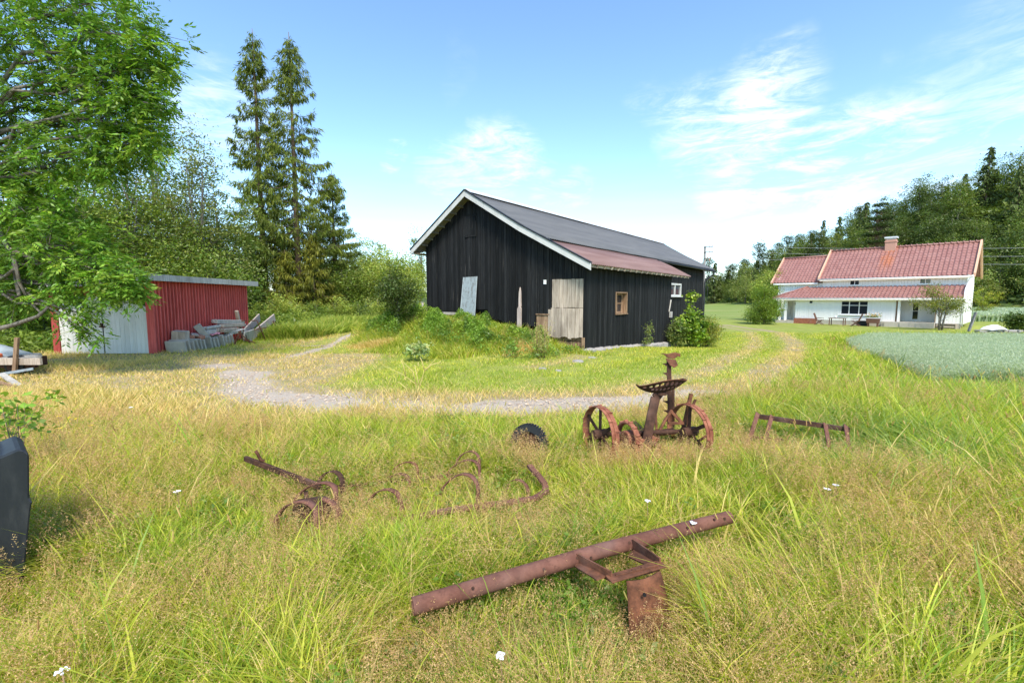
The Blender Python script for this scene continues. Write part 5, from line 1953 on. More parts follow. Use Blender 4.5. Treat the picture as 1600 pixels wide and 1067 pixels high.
# rough growth along the wood edge on the left
n = 90000
px = 380 + 280 * r5.random(n)
Y = 22 + 19 * r5.random(n) ** 1.2
x = (px - 800) / FPX * Y
pth = seg_dist(x, Y, PATH)
keep = (pth > .55) & ((x < -9.2 - (Y - 22) * .05) | (Y > 31)) & (x > -17)
s_ = -((x - BP[0]) * BS[0] + (Y - BP[1]) * BS[1])
keep &= ~((s_ < 8.9))
x, Y = x[keep], Y[keep]
n = len(x)
h = (.30 + .8 * vn2(x, Y, 2.2)) * (.4 + .7 * r5.random(n))
V, F, k = blades(np.stack([x, Y, T(x, Y)], 1), h, .05 + .04 * r5.random(n), r5.random(n) * 6.28, .2 + .4 * r5.random(n), .5 * r5.random(n), nseg=2, r=r5)
c = np.array([(.15, .215, .045), (.19, .25, .06), (.11, .17, .035), (.24, .26, .08)])[r5.integers(0, 4, n)] * (.75 + .5 * r5.random((n, 1)))
mv.add(V, F, rep(c, k))
# undergrowth under the trees behind and left of the shed
n = 50000
x = -30 + 18 * r5.random(n); Y = 14 + 20 * r5.random(n)
keep = ((x < -17.3) | (Y > 23.4)) & (x < -11.5) & (np.abs(x / Y) < 1.35)
x, Y = x[keep], Y[keep]; n = len(x)
cen = np.stack([x, Y, T(x, Y) + (.25 + 1.1 * vn2(x, Y, 1.8)) * r5.random(n)], 1)
V, F4 = leafquads(cen, .13 + .10 * r5.random(n), aspect=.5, r=r5)
c = np.array([(.085, .135, .030), (.11, .165, .035), (.06, .10, .025)])[r5.integers(0, 3, n)] * (.7 + .6 * r5.random((n, 1)))
mv.add(V, np.concatenate([F4[:, [0, 1, 2]], F4[:, [0, 2, 3]]]), rep(c, 4))
o = mv.build('wild_undergrowth', M['herb'])
tag(o, 'rank weeds and grass on the mound by the barn and along the wood', 'weeds', kind='stuff')

# ---- oats


def oats(name, lab, inside, n, x0, x1, y0, y1, p, h0, wmul, seed, floor_):
    r = np.random.default_rng(seed)
    x, y = fan(n, y0, y1, p, r=r, x0=x0, x1=x1)
    k = inside(x, y)
    x, y = x[k], y[k]
    n = len(x)
    d = np.hypot(x, y)
    h = h0 * (.80 + .22 * r.random(n)) * (1 + .10 * (vn1(x, y, 1.6) - .5)) * (1 - .10 * vn2(x, y, 3.5))
    ed = np.min(np.stack([seg_dist(x, y, [(10.0, 8.6), (9.6, 10.2), (10.6, 12.2), (14.1, 18.2), (18.7, 25.4)]) / 1.1, np.ones(n)]), 0) if h0 < .65 else np.ones(n)
    h = h * (.50 + .50 * ed)
    thin = (ed > .25) | (r.random(n) < .55)
    x, y, d, h = x[thin], y[thin], d[thin], h[thin]
    n = len(x)
    A_ = Acc()
    V, F, kk = blades(np.stack([x, y, T(x, y)], 1), h, (.008 + .005 * r.random(n)) * (1 + d * .05) * wmul, r.random(n) * 6.28, .05 + .15 * r.random(n), .12 * r.random(n), nseg=2, r=r)
    oc = np.array([(.145, .205, .19), (.18, .245, .235), (.12, .17, .15), (.22, .28, .28)])
    c = oc[r.integers(0, 4, n)] * (.85 + .3 * r.random((n, 1)))
    A_.add(V, F, rep(c, kk))
    m = 11
    ti = np.repeat(np.arange(n), m)
    C = np.stack([x[ti], y[ti], T(x, y)[ti] + h[ti] * .98], 1) + r.normal(size=(n * m, 3)) * np.array([.05, .05, .06])
    q = (.0135 + .008 * r.random(n * m)) * (1 + d[ti] * .03) * wmul
    D = unit(r.normal(size=(n * m, 3)) * .6 + np.array([0, 0, -1.0]))
    S_ = unit(np.cross(D, r.normal(size=(n * m, 3))))
    V = np.empty((n * m, 3, 3))
    V[:, 0] = C - D * q[:, None] * .6 - S_ * q[:, None] * .25
    V[:, 1] = C - D * q[:, None] * .4 + S_ * q[:, None] * .28
    V[:, 2] = C + D * q[:, None] * .7
    cc = np.array([(.25, .30, .33), (.29, .335, .385), (.20, .25, .265)])[r.integers(0, 3, n * m)]
    A_.add(V.reshape(-1, 3), np.arange(n * m * 3).reshape(-1, 3), rep(cc * (.85 + .3 * r.random((n * m, 1))), 3))
    if floor_ is not None:       # the closed canopy of lower leaves
        fx_, fy_ = np.meshgrid(np.linspace(floor_[0], floor_[1], 70), np.linspace(floor_[2], floor_[3], 60))
        X_, Y_ = fx_.ravel(), fy_.ravel()
        Z_ = T(X_, Y_) + h0 * .42 + .06 * vn1(X_, Y_, .4)
        quad = []
        ok = inside(X_, Y_)
        for j in range(59):
            for i in range(69):
                a = j * 70 + i
                if ok[a] and ok[a + 1] and ok[a + 70] and ok[a + 71]:
                    quad += [a, a + 1, a + 71, a, a + 71, a + 70]
        A_.add(np.stack([X_, Y_, Z_], 1), np.array(quad).reshape(-1, 3), np.tile(np.array([(.10, .16, .08)]), (len(X_), 1)))
    return tag(A_.build(name, M['grass']), lab, 'oat field', kind='stuff')


oats('oat_field', 'blue green oat field in front of the farmhouse at right', oat_inside, 140000, .58, 1.60, 7.0, 26, 1.1, .62, 1.0, 51, (9.6, 45, 8.6, 25.3))


def far_in(x, y):
    return (x > 46) & (y > 50) & (y < 88) & (x < 112)


oats('oat_field', 'distant strip of pale oats behind the farmhouse under the wooded hill', far_in, 26000, .85, 1.32, 50, 88, 1.0, .7, 3.4, 52, (46, 112, 50, 88))

# ------------------------------------------------------------------ hay mower
XV = Vector


def world_thing(name, label, cat, p, group=None):
    return thing(name, label, cat, (p[0], p[1], Tz(p[0], p[1])), 0, group)


def ringband(mb, c, axis, r, wdt, th, a0=0, a1=360, n=36, ref=None):
    """flat band bent round an axis: centre c, outer radius r, width along axis"""
    axis = XV(axis).normalized()
    ref = XV((0, 0, 1)) if ref is None else XV(ref)
    u = (ref - axis * ref.dot(axis)).normalized()
    v = axis.cross(u)
    full = abs(a1 - a0) >= 360
    m = n if full else n + 1
    vs = []
    for i in range(m):
        a = math.radians(a0 + (a1 - a0) * i / n)
        d = u * math.cos(a) + v * math.sin(a)
        for rr_, s in ((r, -1), (r, 1), (r - th, 1), (r - th, -1)):
            vs.append(XV(c) + d * rr_ + axis * (wdt * .5 * s))
    fs = []
    for i in range(n):
        a, b = i * 4, ((i + 1) % m) * 4
        for k in range(4):
            k2 = (k + 1) % 4
            fs.append((a + k, b + k, b + k2, a + k2))
    if not full:
        fs += [(0, 1, 2, 3), tuple(n * 4 + k for k in (3, 2, 1, 0))]
    mb.add(vs, fs, .5)
    return u, v


def disc(mb, c, axis, r, th, n=24):
    c, axis = XV(c), XV(axis).normalized()
    return mb.tube([c - axis * th / 2, c + axis * th / 2], r, n, smooth=False)


mower = world_thing('hay_mower', 'rusty two wheeled horse drawn hay mower with perforated seat standing in the grass', 'mower', (1.75, 5.6))
WA = XV((.93, .36, 0)).normalized()
WD = XV((.36, -.93, 0)).normalized()
for (cx, cy, r_, mt) in ((1.09, 5.50, .345, 'rust_red'), (2.23, 5.60, .35, 'rust_red')):
    c = XV((cx, cy, .335))
    mb = MB()
    ringband(mb, c, WA, r_, .10, .010, n=48)
    ringband(mb, c, WA, r_ + .010, .018, .012, n=48)
    for k in range(18):
        a = 2 * math.pi * k / 18
        d = WD * math.cos(a) + XV((0, 0, 1)) * math.sin(a)
        sd = 1 if k % 2 else -1
        mb.bar(c + d * (r_ + .006) + WA * (.0 if sd > 0 else -.055), c + d * (r_ + .006) + WA * (.055 if sd > 0 else 0), .012, .022, up=d)
    wh = mb.build('wheel', M[mt], mower, world=True)
    sp_ = MB()
    for k in range(6):
        a = 2 * math.pi * (k + .5) / 6
        d = WD * math.cos(a) + XV((0, 0, 1)) * math.sin(a)
        sp_.bar(c + d * .05, c + d * (r_ - .008), .045, .014, up=WA)
    sp_.build('spokes', M['rust_dark'], wh, world=True)
    hb_ = MB(); hb_.tube([c - WA * .10, c + WA * .10], .062, 12); hb_.tube([c - WA * .13, c + WA * .13], .035, 10)
    hb_.build('hub', M['rust_dark'], wh, world=True)
mb = MB()
mb.tube([XV((1.0, 5.47, .335)), XV((2.33, 5.64, .335))], .028, 10)
mb.build('axle', M['rust_dark'], mower, world=True)
mb = MB()          # gear housing with inner ring
gc = XV((1.42, 5.44, .30))
ringband(mb, gc, WA, .21, .07, .03, n=28)
disc(mb, gc + WA * .02, WA, .10, .14)
mb.box(gc + XV((.20, .10, -.08)), (.30, .24, .16), Matrix.Rotation(.37, 3, 'Z'))
for k in range(14):
    a = 2 * math.pi * k / 14
    d = WD * math.cos(a) + XV((0, 0, 1)) * math.sin(a)
    mb.box(gc + d * .215, (.06, .03, .03), Matrix.Rotation(.37, 3, 'Z'))
mb.build('gear_housing', M['rust_red'], mower, world=True, bevel=.008)
mb = MB()
mb.bar(XV((1.35, 5.55, .28)), XV((2.1, 5.75, .30)), .08, .06)
mb.bar(XV((1.75, 5.3, .22)), XV((1.72, 6.3, .25)), .07, .07)
mb.build('frame', M['rust'], mower, world=True)
# seat post: heavy flat bar
sc0 = at(1033, 609, 5.60)
mb = MB()
pts_ = [at(1010, 692, 5.42), at(1014, 668, 5.45), at(1020, 640, 5.50), at(1024, 622, 5.54), at(1031, 613, 5.62)]
for a, b in zip(pts_[:-1], pts_[1:]):
    e_ = (b - a).normalized() * .008
    mb.bar(a - e_, b + e_, .115, .028, up=(0, -1, 0))
mb.build('seat_post', M['rust_dark'], mower, world=True, bevel=.004)
# perforated seat pan
mb = MB()
nu, nv = 84, 46
us = np.linspace(-1, 1, nu); vs_ = np.linspace(-1, 1, nv)
holes_ = []
for i in range(9): holes_.append((-.80 + i * .20, .80 - .30 * abs(-.80 + i * .20) ** 2.2, .055))
for i in range(7): holes_.append((-.48 + i * .16, .48, .046))
for i in range(5): holes_.append((-.5 + i * .25, -.10, .05))
sx_ = XV((.985, .17, .09)).normalized(); sy_ = XV((.17, -.985, 0)).normalized()


def seatp(u, v):
    # u across, v towards the viewer (rear lip turned up)
    hw = .325
    wy = math.sqrt(max(0, 1 - min(1, abs(u)) ** 2.6))
    yy = v * .17 * wy if v < 0 else v * .19 * wy
    ru = abs(u)
    zz = .115 * ru ** 2.4 + (.185 * (v * wy) ** 1.5 if v > 0 else .03 * v * v) * (1 - .35 * ru ** 2)
    return sc0 + sx_ * (u * hw) + sy_ * yy + XV((0, 0, zz - .03))


P = [[seatp(u, v) for v in vs_] for u in us]
fs = []
for i in range(nu - 1):
    for j in range(nv - 1):
        cu, cv = (us[i] + us[i + 1]) / 2, (vs_[j] + vs_[j + 1]) / 2
        if any(((cu - h0_) * .325) ** 2 + ((cv - h1_) * .19) ** 2 < (r_ * .40) ** 2 for h0_, h1_, r_ in holes_): continue
        fs.append((i * nv + j, (i + 1) * nv + j, (i + 1) * nv + j + 1, i * nv + j + 1))
mb.add([p for row in P for p in row], fs, .5, True)
seat = mb.build('seat', M['rust_dark'], mower, world=True)
sm_ = seat.modifiers.new('thick', 'SOLIDIFY'); sm_.thickness = .006; sm_.offset = 0
mb = MB()
mb.tube([seatp(u, 1) for u in np.linspace(-.97, .97, 30)] + [seatp(u, -1) for u in np.linspace(.97, -.97, 30)] + [seatp(-.97, 1)], .007, 6)
mb.build('rim', M['rust'], seat, world=True)
mb = MB()
disc(mb, sc0 + XV((0, 0, -.045)), (0, 0, 1), .07, .03, 16)
mb.build('seat_bracket', M['rust_dark'], mower, world=True)
# cutter bar folded upright with its fingers
mb = MB()
b0, b1 = at(1048, 700, 5.95), at(1045, 562, 5.95)
mb.bar(b0, b1, .055, .022, up=(0, -1, 0))
mb.bar(at(1052, 668, 5.99), at(1052, 600, 5.99), .03, .02, up=(0, -1, 0))
mb.build('cutter_bar', M['rust_dark'], mower, world=True)
mb = MB()
for k in range(9):
    f = .10 + k * .105
    p = b0.lerp(b1, f)
    mb.prism([p + XV((-.02, -.013, -.025)), p + XV((-.02, -.013, .03)), p + XV((-.095, -.013, .022)), p + XV((-.055, -.013, .0))], (0, .008, 0))
mb.build('cutter_fingers', M['rust_dark'], mower, world=True)
mb = MB()
tp_ = at(1047, 556, 5.93)
mb.prism([tp_ + XV(q) for q in [(-.125, 0, .035), (-.03, 0, .025), (.07, 0, .045), (.135, 0, .03), (.14, 0, -.015), (.10, 0, -.005), (.06, 0, -.04), (-.03, 0, -.03), (-.07, 0, .01)]], (0, .02, 0))
mb.prism([tp_ + XV(q) for q in [(-.06, -.01, -.03), (.075, -.01, -.05), (.10, -.03, -.12), (.05, -.04, -.155), (-.01, -.03, -.12), (-.05, -.02, -.06)]], (0, .016, 0))
tag(mb.build('end_shoe', M['rust'], mower, world=True, bevel=.004), 'iron shoe at the top of the upright cutter bar')
mb = MB()
mb.bar(at(1063, 690, 5.72), at(1080, 615, 5.72), .048, .02, up=(0, -1, 0))
mb.bar(at(1074, 652, 5.75), at(1087, 624, 5.75), .028, .018, up=(0, -1, 0))
mb.build('lever', M['rust'], mower, world=True)
mb = MB()
mb.tube([at(1026, 696, 5.6), at(1031, 672, 5.62), at(1040, 655, 5.66), at(1050, 641, 5.7)], .020, 6)
mb.bar(at(1048, 642, 5.68), at(1066, 660, 5.62), .034, .014, up=(0, -1, 0))
mb.bar(at(1044, 661, 5.62), at(1068, 661, 5.62), .030, .03)
mb.bar(at(1024, 640, 5.70), at(1027, 690, 5.66), .028, .016, up=(0, -1, 0))
mb.bar(at(1075, 640, 5.78), at(1077, 690, 5.75), .05, .016, up=(0, -1, 0))
mb.tube([at(1083, 694, 5.6), at(1104, 681, 5.5)], .018, 6)
mb.build('linkage', M['rust'], mower, world=True)

# ------------------------------------------------------------------ spring-tooth harrow in the grass
harrow = world_thing('spring_tooth_harrow', 'rusty spring tooth harrow lying half sunk in the grass at left', 'harrow', (-1.2, 4.9))


def ath(px, py, Y): return at(px, py, Y * .955)


def arc(pl_, pm, pr, Y, wid=.045, leg=True, mt='rust_pink', dY=.16):
    """spring tine: flat band from the ground up and over"""
    a, b, c = ath(*pl_, Y - dY * .2), ath(*pm, Y), ath(*pr, Y - dY)
    pts = []
    for i in range(15):
        t = i / 14
        ang = math.pi * (1 - t)
        ex = (c - a) * .5
        mid = (a + c) * .5
        up = b - mid
        pts.append(mid - ex * math.cos(math.pi * t) * 1.0 + up * math.sin(math.pi * t))
    if leg: pts = [XV((pts[0].x - .02, pts[0].y, pts[0].z - .16))] + pts + [XV((pts[-1].x + .005, pts[-1].y, pts[-1].z - .12))]
    mb = MB()
    d0 = (c - a).normalized()
    sid = XV((0, 0, 1)).cross(d0).normalized()
    sid = (sid + d0 * .45).normalized()
    vs = []
    for i, p in enumerate(pts):
        tg = (pts[min(i + 1, len(pts) - 1)] - pts[max(i - 1, 0)]).normalized()
        nn = tg.cross(sid).normalized()
        for s_, q_ in ((-1, -1), (1, -1), (1, 1), (-1, 1)):
            vs.append(p + sid * wid * .5 * s_ + nn * .005 * q_)
    fs = []
    for i in range(len(pts) - 1):
        for k in range(4):
            fs.append((i * 4 + k, (i + 1) * 4 + k, (i + 1) * 4 + (k + 1) % 4, i * 4 + (k + 1) % 4))
    fs += [(3, 2, 1, 0), tuple((len(pts) - 1) * 4 + k for k in range(4))]
    mb.add(vs, fs, .5, True)
    return mb.build('tine', M[mt], harrow, world=True)


arc((432, 815), (466, 783), (495, 808), 3.95, .055)
arc((477, 800), (502, 778), (529, 806), 4.15, .060)
arc((460, 785), (500, 754), (524, 776), 4.45, .050)
arc((496, 760), (518, 736), (535, 758), 4.80, .050, mt='rust_dark')
arc((575, 792), (603, 764), (627, 790), 4.35, .050)
arc((602, 757), (624, 740), (639, 756), 4.85, .042)
arc((606, 748), (634, 722), (652, 740), 5.05, .030, mt='rust')
arc((681, 790), (719, 741), (747, 775), 4.50, .046)
arc((696, 748), (727, 719), (749, 738), 5.05, .036)
arc((712, 728), (733, 705), (749, 724), 5.25, .032)
arc((793, 764), (807, 749), (825, 766), 4.75, .034)
mb = MB()
mb.bar(ath(383, 716, 5.05), ath(500, 760, 4.60), .040, .055)
hdl = mb.build('drawbar', M['rust_dark'], harrow, world=True, bevel=.004)
MB().tube([ath(399, 704, 4.93), ath(402, 708, 4.93), ath(405, 714, 4.95), ath(409, 720, 4.96), ath(412, 719, 4.95)], .016, 6).build('hook', M['rust'], hdl, world=True)
mb = MB()
mb.bar(ath(492, 763, 4.75), ath(556, 758, 4.85), .05, .03)
mb.bar(ath(548, 760, 4.80), ath(716, 742, 5.0), .05, .035)
mb.bar(ath(478, 768, 4.5), ath(480, 800, 4.2), .04, .02)
mb.build('frame_bar', M['rust_dark'], harrow, world=True)
mb = MB()
pth_ = [ath(612, 812, 4.0), ath(658, 806, 4.05), ath(700, 797, 4.12), ath(760, 789, 4.2), ath(805, 783, 4.28), ath(836, 778, 4.36), ath(853, 768, 4.5), ath(852, 757, 4.62), ath(840, 742, 4.8), ath(828, 728, 4.98)]
for a, b in zip(pth_[:-1], pth_[1:]):
    e_ = (b - a).normalized() * .012
    mb.bar(a - e_, b + e_, .060, .030)
tag(mb.build('bent_frame', M['wood_pale'] if False else M['rust_pink'], harrow, world=True), 'bent flat frame bar with dry moss on it')
mb = MB()      # roller drum at the near end
ca, cb = ath(470, 806, 4.0), ath(505, 800, 4.18)
ax_ = (cb - ca).normalized()
mb.tube([ca, cb], .145, 24, smooth=True)
mb.build('drum', M['rust_dark'], harrow, world=True)

# ------------------------------------------------------------------ toothed wheel
tw_ = world_thing('toothed_wheel', 'dark toothed iron wheel standing in the grass left of the mower', 'wheel', (at(828, 695, 5.7).x, 5.7))
mb = MB()
c = at(827, 692, 5.5)
ax2 = XV((-.42, -.90, .10)).normalized()
u2, v2 = ringband(mb, c, ax2, .225, .07, .08, n=40)
for k in range(40):
    a = 2 * math.pi * k / 40
    d = u2 * math.cos(a) + v2 * math.sin(a)
    mb.prism([c + d * .220 + ax2 * .035, c + d * .243 + ax2 * .035, c + d * .243 - ax2 * .035, c + d * .220 - ax2 * .035], ax2.cross(d) * .018)
mb.build('rim', M['black_rubber'], tw_, world=True)
mb = MB()
disc(mb, c, ax2, .15, .012, 28)
for k in range(5):
    a = 2 * math.pi * k / 5
    d = u2 * math.cos(a) + v2 * math.sin(a)
    mb.bar(c + d * .04 - ax2 * .02, c + d * .17 - ax2 * .02, .03, .03, up=ax2)
mb.build('disc', M['rust_dark'], tw_, world=True)

# ------------------------------------------------------------------ angle iron frame on the right
fr_ = world_thing('iron_rack', 'low rusty angle iron frame with four legs in the grass right of the mower', 'iron frame', (at(1250, 680, 6.3).x, 6.3))


def angle(mb, a, b, wv, up=(0, 0, 1)):
    a, b = XV(a), XV(b)
    mb.bar(a, b, wv, .007, up=up)
    d = (b - a).normalized()
    u = XV(up); s = d.cross(u).normalized(); u = s.cross(d).normalized()
    mb.bar(a - u * wv * .5 + s * wv * .46, b - u * wv * .5 + s * wv * .46, .007, wv, up=up)


def atf(px, py, Y): return at(px, py, Y * .96)


mb = MB(); angle(mb, atf(1182, 647, 6.45), atf(1327, 668, 6.15), .055)
mb.build('beam', M['rust_dark'], fr_, world=True)
for (a, b, Ya, Yb) in [((1184, 645), (1166, 704), 6.42, 5.9), ((1206, 649), (1194, 694), 6.40, 6.05), ((1289, 661), (1296, 700), 6.2, 5.85), ((1321, 664), (1329, 712), 6.15, 5.65)]:
    MB().bar(atf(*a, Ya), atf(*b, Yb), .055, .012, up=(0, -1, .4)).build('leg', M['rust_pink'], fr_, world=True)
MB().bar(atf(1176, 683, 6.15), atf(1222, 687, 6.1), .03, .03).build('cross_bar', M['rust_dark'], fr_, world=True)

# ------------------------------------------------------------------ steel pipe with scraper blade
def atp(px, py, Y): return at(px, py, Y * .86)


pipe = world_thing('pipe_scraper', 'long rusty steel pipe with bolted brackets and curved blade in the foreground grass', 'scraper', (.7, 3.3))
pa, pb = atp(645, 947, 2.86), atp(1139, 808, 4.02)
mb = MB()
dp = (pb - pa).normalized()
nn = 24
mid_ = pa.lerp(pb, .5) + XV((0, 0, .02))
R0 = .050
seg = [pa, pa.lerp(pb, .25) + XV((0, 0, .010)), mid_, pa.lerp(pb, .75) + XV((0, 0, .012)), pb]
mb.tube(seg, [R0, R0, R0, R0 * .97, R0 * .97], 24, caps=False)
seg_i = [p.copy() for p in seg]
mb.tube(seg_i[::-1], [R0 * .86] * 5, 24, caps=False)
for e, o_ in ((pa, -1), (pb, 1)):     # ring closing the wall thickness
    s_ = dp.cross(XV((0, 0, 1))).normalized(); u_ = s_.cross(dp).normalized()
    vs = []
    for k in range(24):
        a = 2 * math.pi * k / 24
        d = s_ * math.cos(a) + u_ * math.sin(a)
        vs += [e + d * R0 * (1 if o_ < 0 else .97), e + d * R0 * .86]
    mb.add(vs, [(2 * k, 2 * ((k + 1) % 24), 2 * ((k + 1) % 24) + 1, 2 * k + 1) for k in range(24)], .5)
mb.build('pipe', M['rust_pink'], pipe, world=True)
mb = MB()
for f, aoff in ((.14, -.55), (.33, -.75), (.43, -.2), (.47, -.95), (.60, .1), (.81, -.5), (.96, -.8), (.92, -.2)):
    p = pa.lerp(pb, f) + XV((0, 0, .012))
    d = (s_ * math.cos(aoff) + u_ * math.sin(aoff + 1.1)).normalized()
    if d.y > 0: d = -d
    disc(MB(), p + d * (R0 + .001), d, .010, .010, 6).build('bolt', M['rust_dark'], pipe, world=True)


def plate(mb, pts, t=.010):
    pts = [XV(p) for p in pts]
    n_ = (pts[1] - pts[0]).cross(pts[2] - pts[0]).normalized()
    mb.prism(pts, n_ * t)


mb = MB()
q1, q2 = atp(902, 872, 3.33), atp(956, 901, 3.02)
r1_, r2_ = atp(989, 849, 3.52), atp(1032, 880, 3.14)
mb.bar(q1, q2, .012, .065)
plate(mb, [atp(898, 884, 3.28), atp(903, 876, 3.34), atp(946, 899, 3.05), atp(932, 905, 3.02)])
mb.build('bracket', M['rust'], pipe, world=True)
mb = MB()
mb.bar(r1_, r2_, .012, .065)
plate(mb, [atp(980, 868, 3.42), atp(990, 858, 3.50), atp(1022, 877, 3.20), atp(1010, 882, 3.16)])
mb.build('bracket', M['rust'], pipe, world=True)
mb = MB()
ca_, cb_ = atp(951, 905, 3.00), atp(1036, 880, 3.16)
mb.bar(ca_, cb_, .075, .010)
mb.bar(atp(962, 903, 3.03), atp(1030, 886, 3.12), .012, .045)
for f in (.45, .62, .9): disc(mb, ca_.lerp(cb_, f) + XV((0, 0, .012)), (0, 0, 1), .013, .016, 6)
mb.build('cross_plate', M['rust'], pipe, world=True, bevel=.002)
mb = MB()      # curved mouldboard blade going down into the grass
e0, e1 = atp(979, 907, 3.00), atp(1031, 891, 3.10)
nb_ = 10
vs, fs = [], []
for i in range(nb_ + 1):
    f = i / nb_
    dz = -.42 * f
    push = XV((-.02, -.14, 0)) * (f ** 1.6)
    bow = XV((.0, .10, 0)) * math.sin(f * math.pi) * .5
    L_ = e0 + XV((.015 * f, 0, dz)) + push - bow * .4
    R_p = e1 + XV((.045 * math.sin(f * 3.14 * .8), 0, dz * .93)) + push * .8 - bow * .4
    for j in range(5):
        p = L_.lerp(R_p, j / 4)
        p += XV((0, -.03, 0)) * math.sin(math.pi * j / 4)
        vs.append(p)
for i in range(nb_):
    for j in range(4):
        fs.append((i * 5 + j, i * 5 + j + 1, (i + 1) * 5 + j + 1, (i + 1) * 5 + j))
mb.add(vs, fs, .5, True)
bl_ = mb.build('blade', M['rust'], pipe, world=True)
sm_ = bl_.modifiers.new('thick', 'SOLIDIFY'); sm_.thickness = .010; sm_.offset = 0
mb = MB()
disc(mb, atp(1007, 929, 2.935), (.1, -1, .2), .011, .01, 10)
mb.build('bolt_hole', M['dark'], bl_, world=True)

# ------------------------------------------------------------------ dark plastic bin at the left edge
bin_ = world_thing('plastic_bin', 'charcoal plastic bin with slanted top standing in grass at the left edge', 'bin', (-3.9, 3.3))
BY = 2.92
A1, A2 = at(45, 703, BY), at(38, 902, BY)
mb = MB()
zt_, zm = A1.z, A2.z - .15
xr = A1.x
xb = A2.x - .03
fp = [(xr - 1.5, BY, zm), (xb, BY, zm), (xr - .030, BY, zt_ - .42), (xr - .012, BY, zt_ - .36), (xr - .028, BY, zt_ - .33), (xr + .0, BY, zt_ - .03), (xr - .03, BY, zt_ + .0), (xr - .07, BY, zt_ + .006), (xr - .19, BY, zt_ - .045), (xr - 1.5, BY, zt_ - .06)]
mb.prism(fp, (-.36, .30, 0))
mb.build('body', M['charcoal'], bin_, world=True, bevel=.012)
mb = MB()
mb.prism([(xr - .27, BY + .04, zt_ - .045), (xr - .50, BY + .26, zt_ - .045), (xr - 1.7, BY + .26, zt_ - .052), (xr - 1.5, BY + .04, zt_ - .052)], (0, 0, .02))
mb.build('lid', M['blue_paint'], bin_, world=True)
# young birch sapling beside it
bs_ = broadleaf('sapling', 1.15, [(0, 0, .80, .30, .26, .24), (-.22, .1, .60, .34, .3, .3), (.22, 0, .92, .22, .16, .12)], 42, 9, .062, [(.16, .26, .045), (.20, .31, .06), (.13, .23, .04)], 330, clump=.16, tr=.010, limbs=12, stems=3, aspect=.85,
                parent_args=('young birch sapling with round leaves behind the charcoal bin', 'sapling'))
place(bs_, at(28, 700, 4.6).x, 4.6)

# ------------------------------------------------------------------ flatbed trailer at the left edge
tz0 = Tz(-12.9, 12.6)
trl = thing('farm_trailer', 'old grey flatbed farm trailer rotting at the left edge under the ash', 'trailer', (-13.6, 12.4, tz0))
mb = MB()
bedz = at(30, 560, 11.7).z
xr_ = at(66, 560, 11.7).x
for k in range(6):
    mb.bx(xr_ - 3.4, at(66, 560, 11.9 + k * .2).x + random.uniform(-.04, .02), 11.72 + k * .20, 11.90 + k * .20, bedz - .03, bedz)
mb.build('bed', M['wood_pale'], trl, world=True)
MB().bx(xr_ - 3.4, xr_ + .0, 11.64, 11.70, bedz - .16, bedz + .01).build('side_rail', M['wood_grey'], trl, world=True)
mb = MB()
mb.bx(xr_ - 3.3, xr_ - .45, 11.9, 12.02, bedz - .28, bedz - .04); mb.bx(xr_ - 3.3, xr_ - 1.1, 12.6, 12.72, bedz - .28, bedz - .04)
mb.bx(xr_ - 1.0, xr_ - .9, 11.75, 12.7, bedz - .30, bedz - .05)
mb.build('chassis', M['rust_dark'], trl, world=True)
mb = MB(); mb.bar((at(24, 580, 11.6).x, 11.58, bedz - .35), (at(27, 530, 11.6).x, 11.60, bedz + .55), .09, .06)
mb.build('stake', M['wood_brown'], trl, world=True)
for yy in (11.95, 12.65):
    mb = MB()
    ringband(mb, (xr_ - .95 - (yy - 11.95), yy, tz0 + .26), (0, 1, 0), .26, .16, .10, n=28)
    wh_ = mb.build('wheel', M['black_rubber'], trl, world=True)
    MB().tube([(xr_ - .95 - (yy - 11.95), yy - .05, tz0 + .26), (xr_ - .95 - (yy - 11.95), yy + .05, tz0 + .26)], .17, 16).build('rim', M['rust_dark'], wh_, world=True)
mb = MB()      # rumpled tarpaulin
tv, tf = [], []
for i in range(15):
    for j in range(9):
        X_, Y_ = xr_ - 2.9 + i * .115, 11.95 + j * .10
        e = math.sin(math.pi * i / 14) * math.sin(math.pi * j / 8)
        tv.append((X_, Y_, bedz + .012 + .40 * e ** .6 * (1 - .35 * i / 14) + random.uniform(-.02, .02) * e))
for i in range(14):
    for j in range(8):
        a = i * 9 + j
        tf.append((a, a + 9, a + 10, a + 1))
mb.add(tv, tf, .5, True)
tarp = mb.build('tarpaulin', M['tarp'])
sm_ = tarp.modifiers.new('thick', 'SOLIDIFY'); sm_.thickness = .01
tag(tarp, 'rumpled blue grey tarpaulin lying on the flatbed trailer', 'tarpaulin')
mb = MB()
mb.box((xr_ - 1.75, 11.86, bedz + .085), (.9, .22, .16), Matrix.Rotation(.15, 3, 'Y'))
tag(mb.build('plastic_crate', M['orange'], None, bevel=.02), 'orange red plastic piece at the near edge of the trailer bed', 'crate')
mb = MB(); mb.bar(at(-20, 588, 10.9), at(52, 576, 11.4), .14, .05)
tag(mb.build('plank', M['blue_paint']), 'pale blue plank lying under the trailer edge', 'plank', 'boards under the trailer')
mb = MB(); mb.bar(at(2, 584, 11.0), at(32, 604, 10.4), .12, .04)
tag(mb.build('plank', M['wood_pale']), 'short grey board leaning from the trailer to the ground', 'plank', 'boards under the trailer')
mb = MB(); mb.bar(at(-40, 585, 10.6), at(26, 605, 10.2), .05, .05)
tag(mb.build('pole', M['wood_brown']), 'thin brown pole on the ground before the trailer', 'pole')

# ------------------------------------------------------------------ heap along the shed
shm = mat_of(shed)


def sw(x, y, z): return shm @ XV((x, y, z))


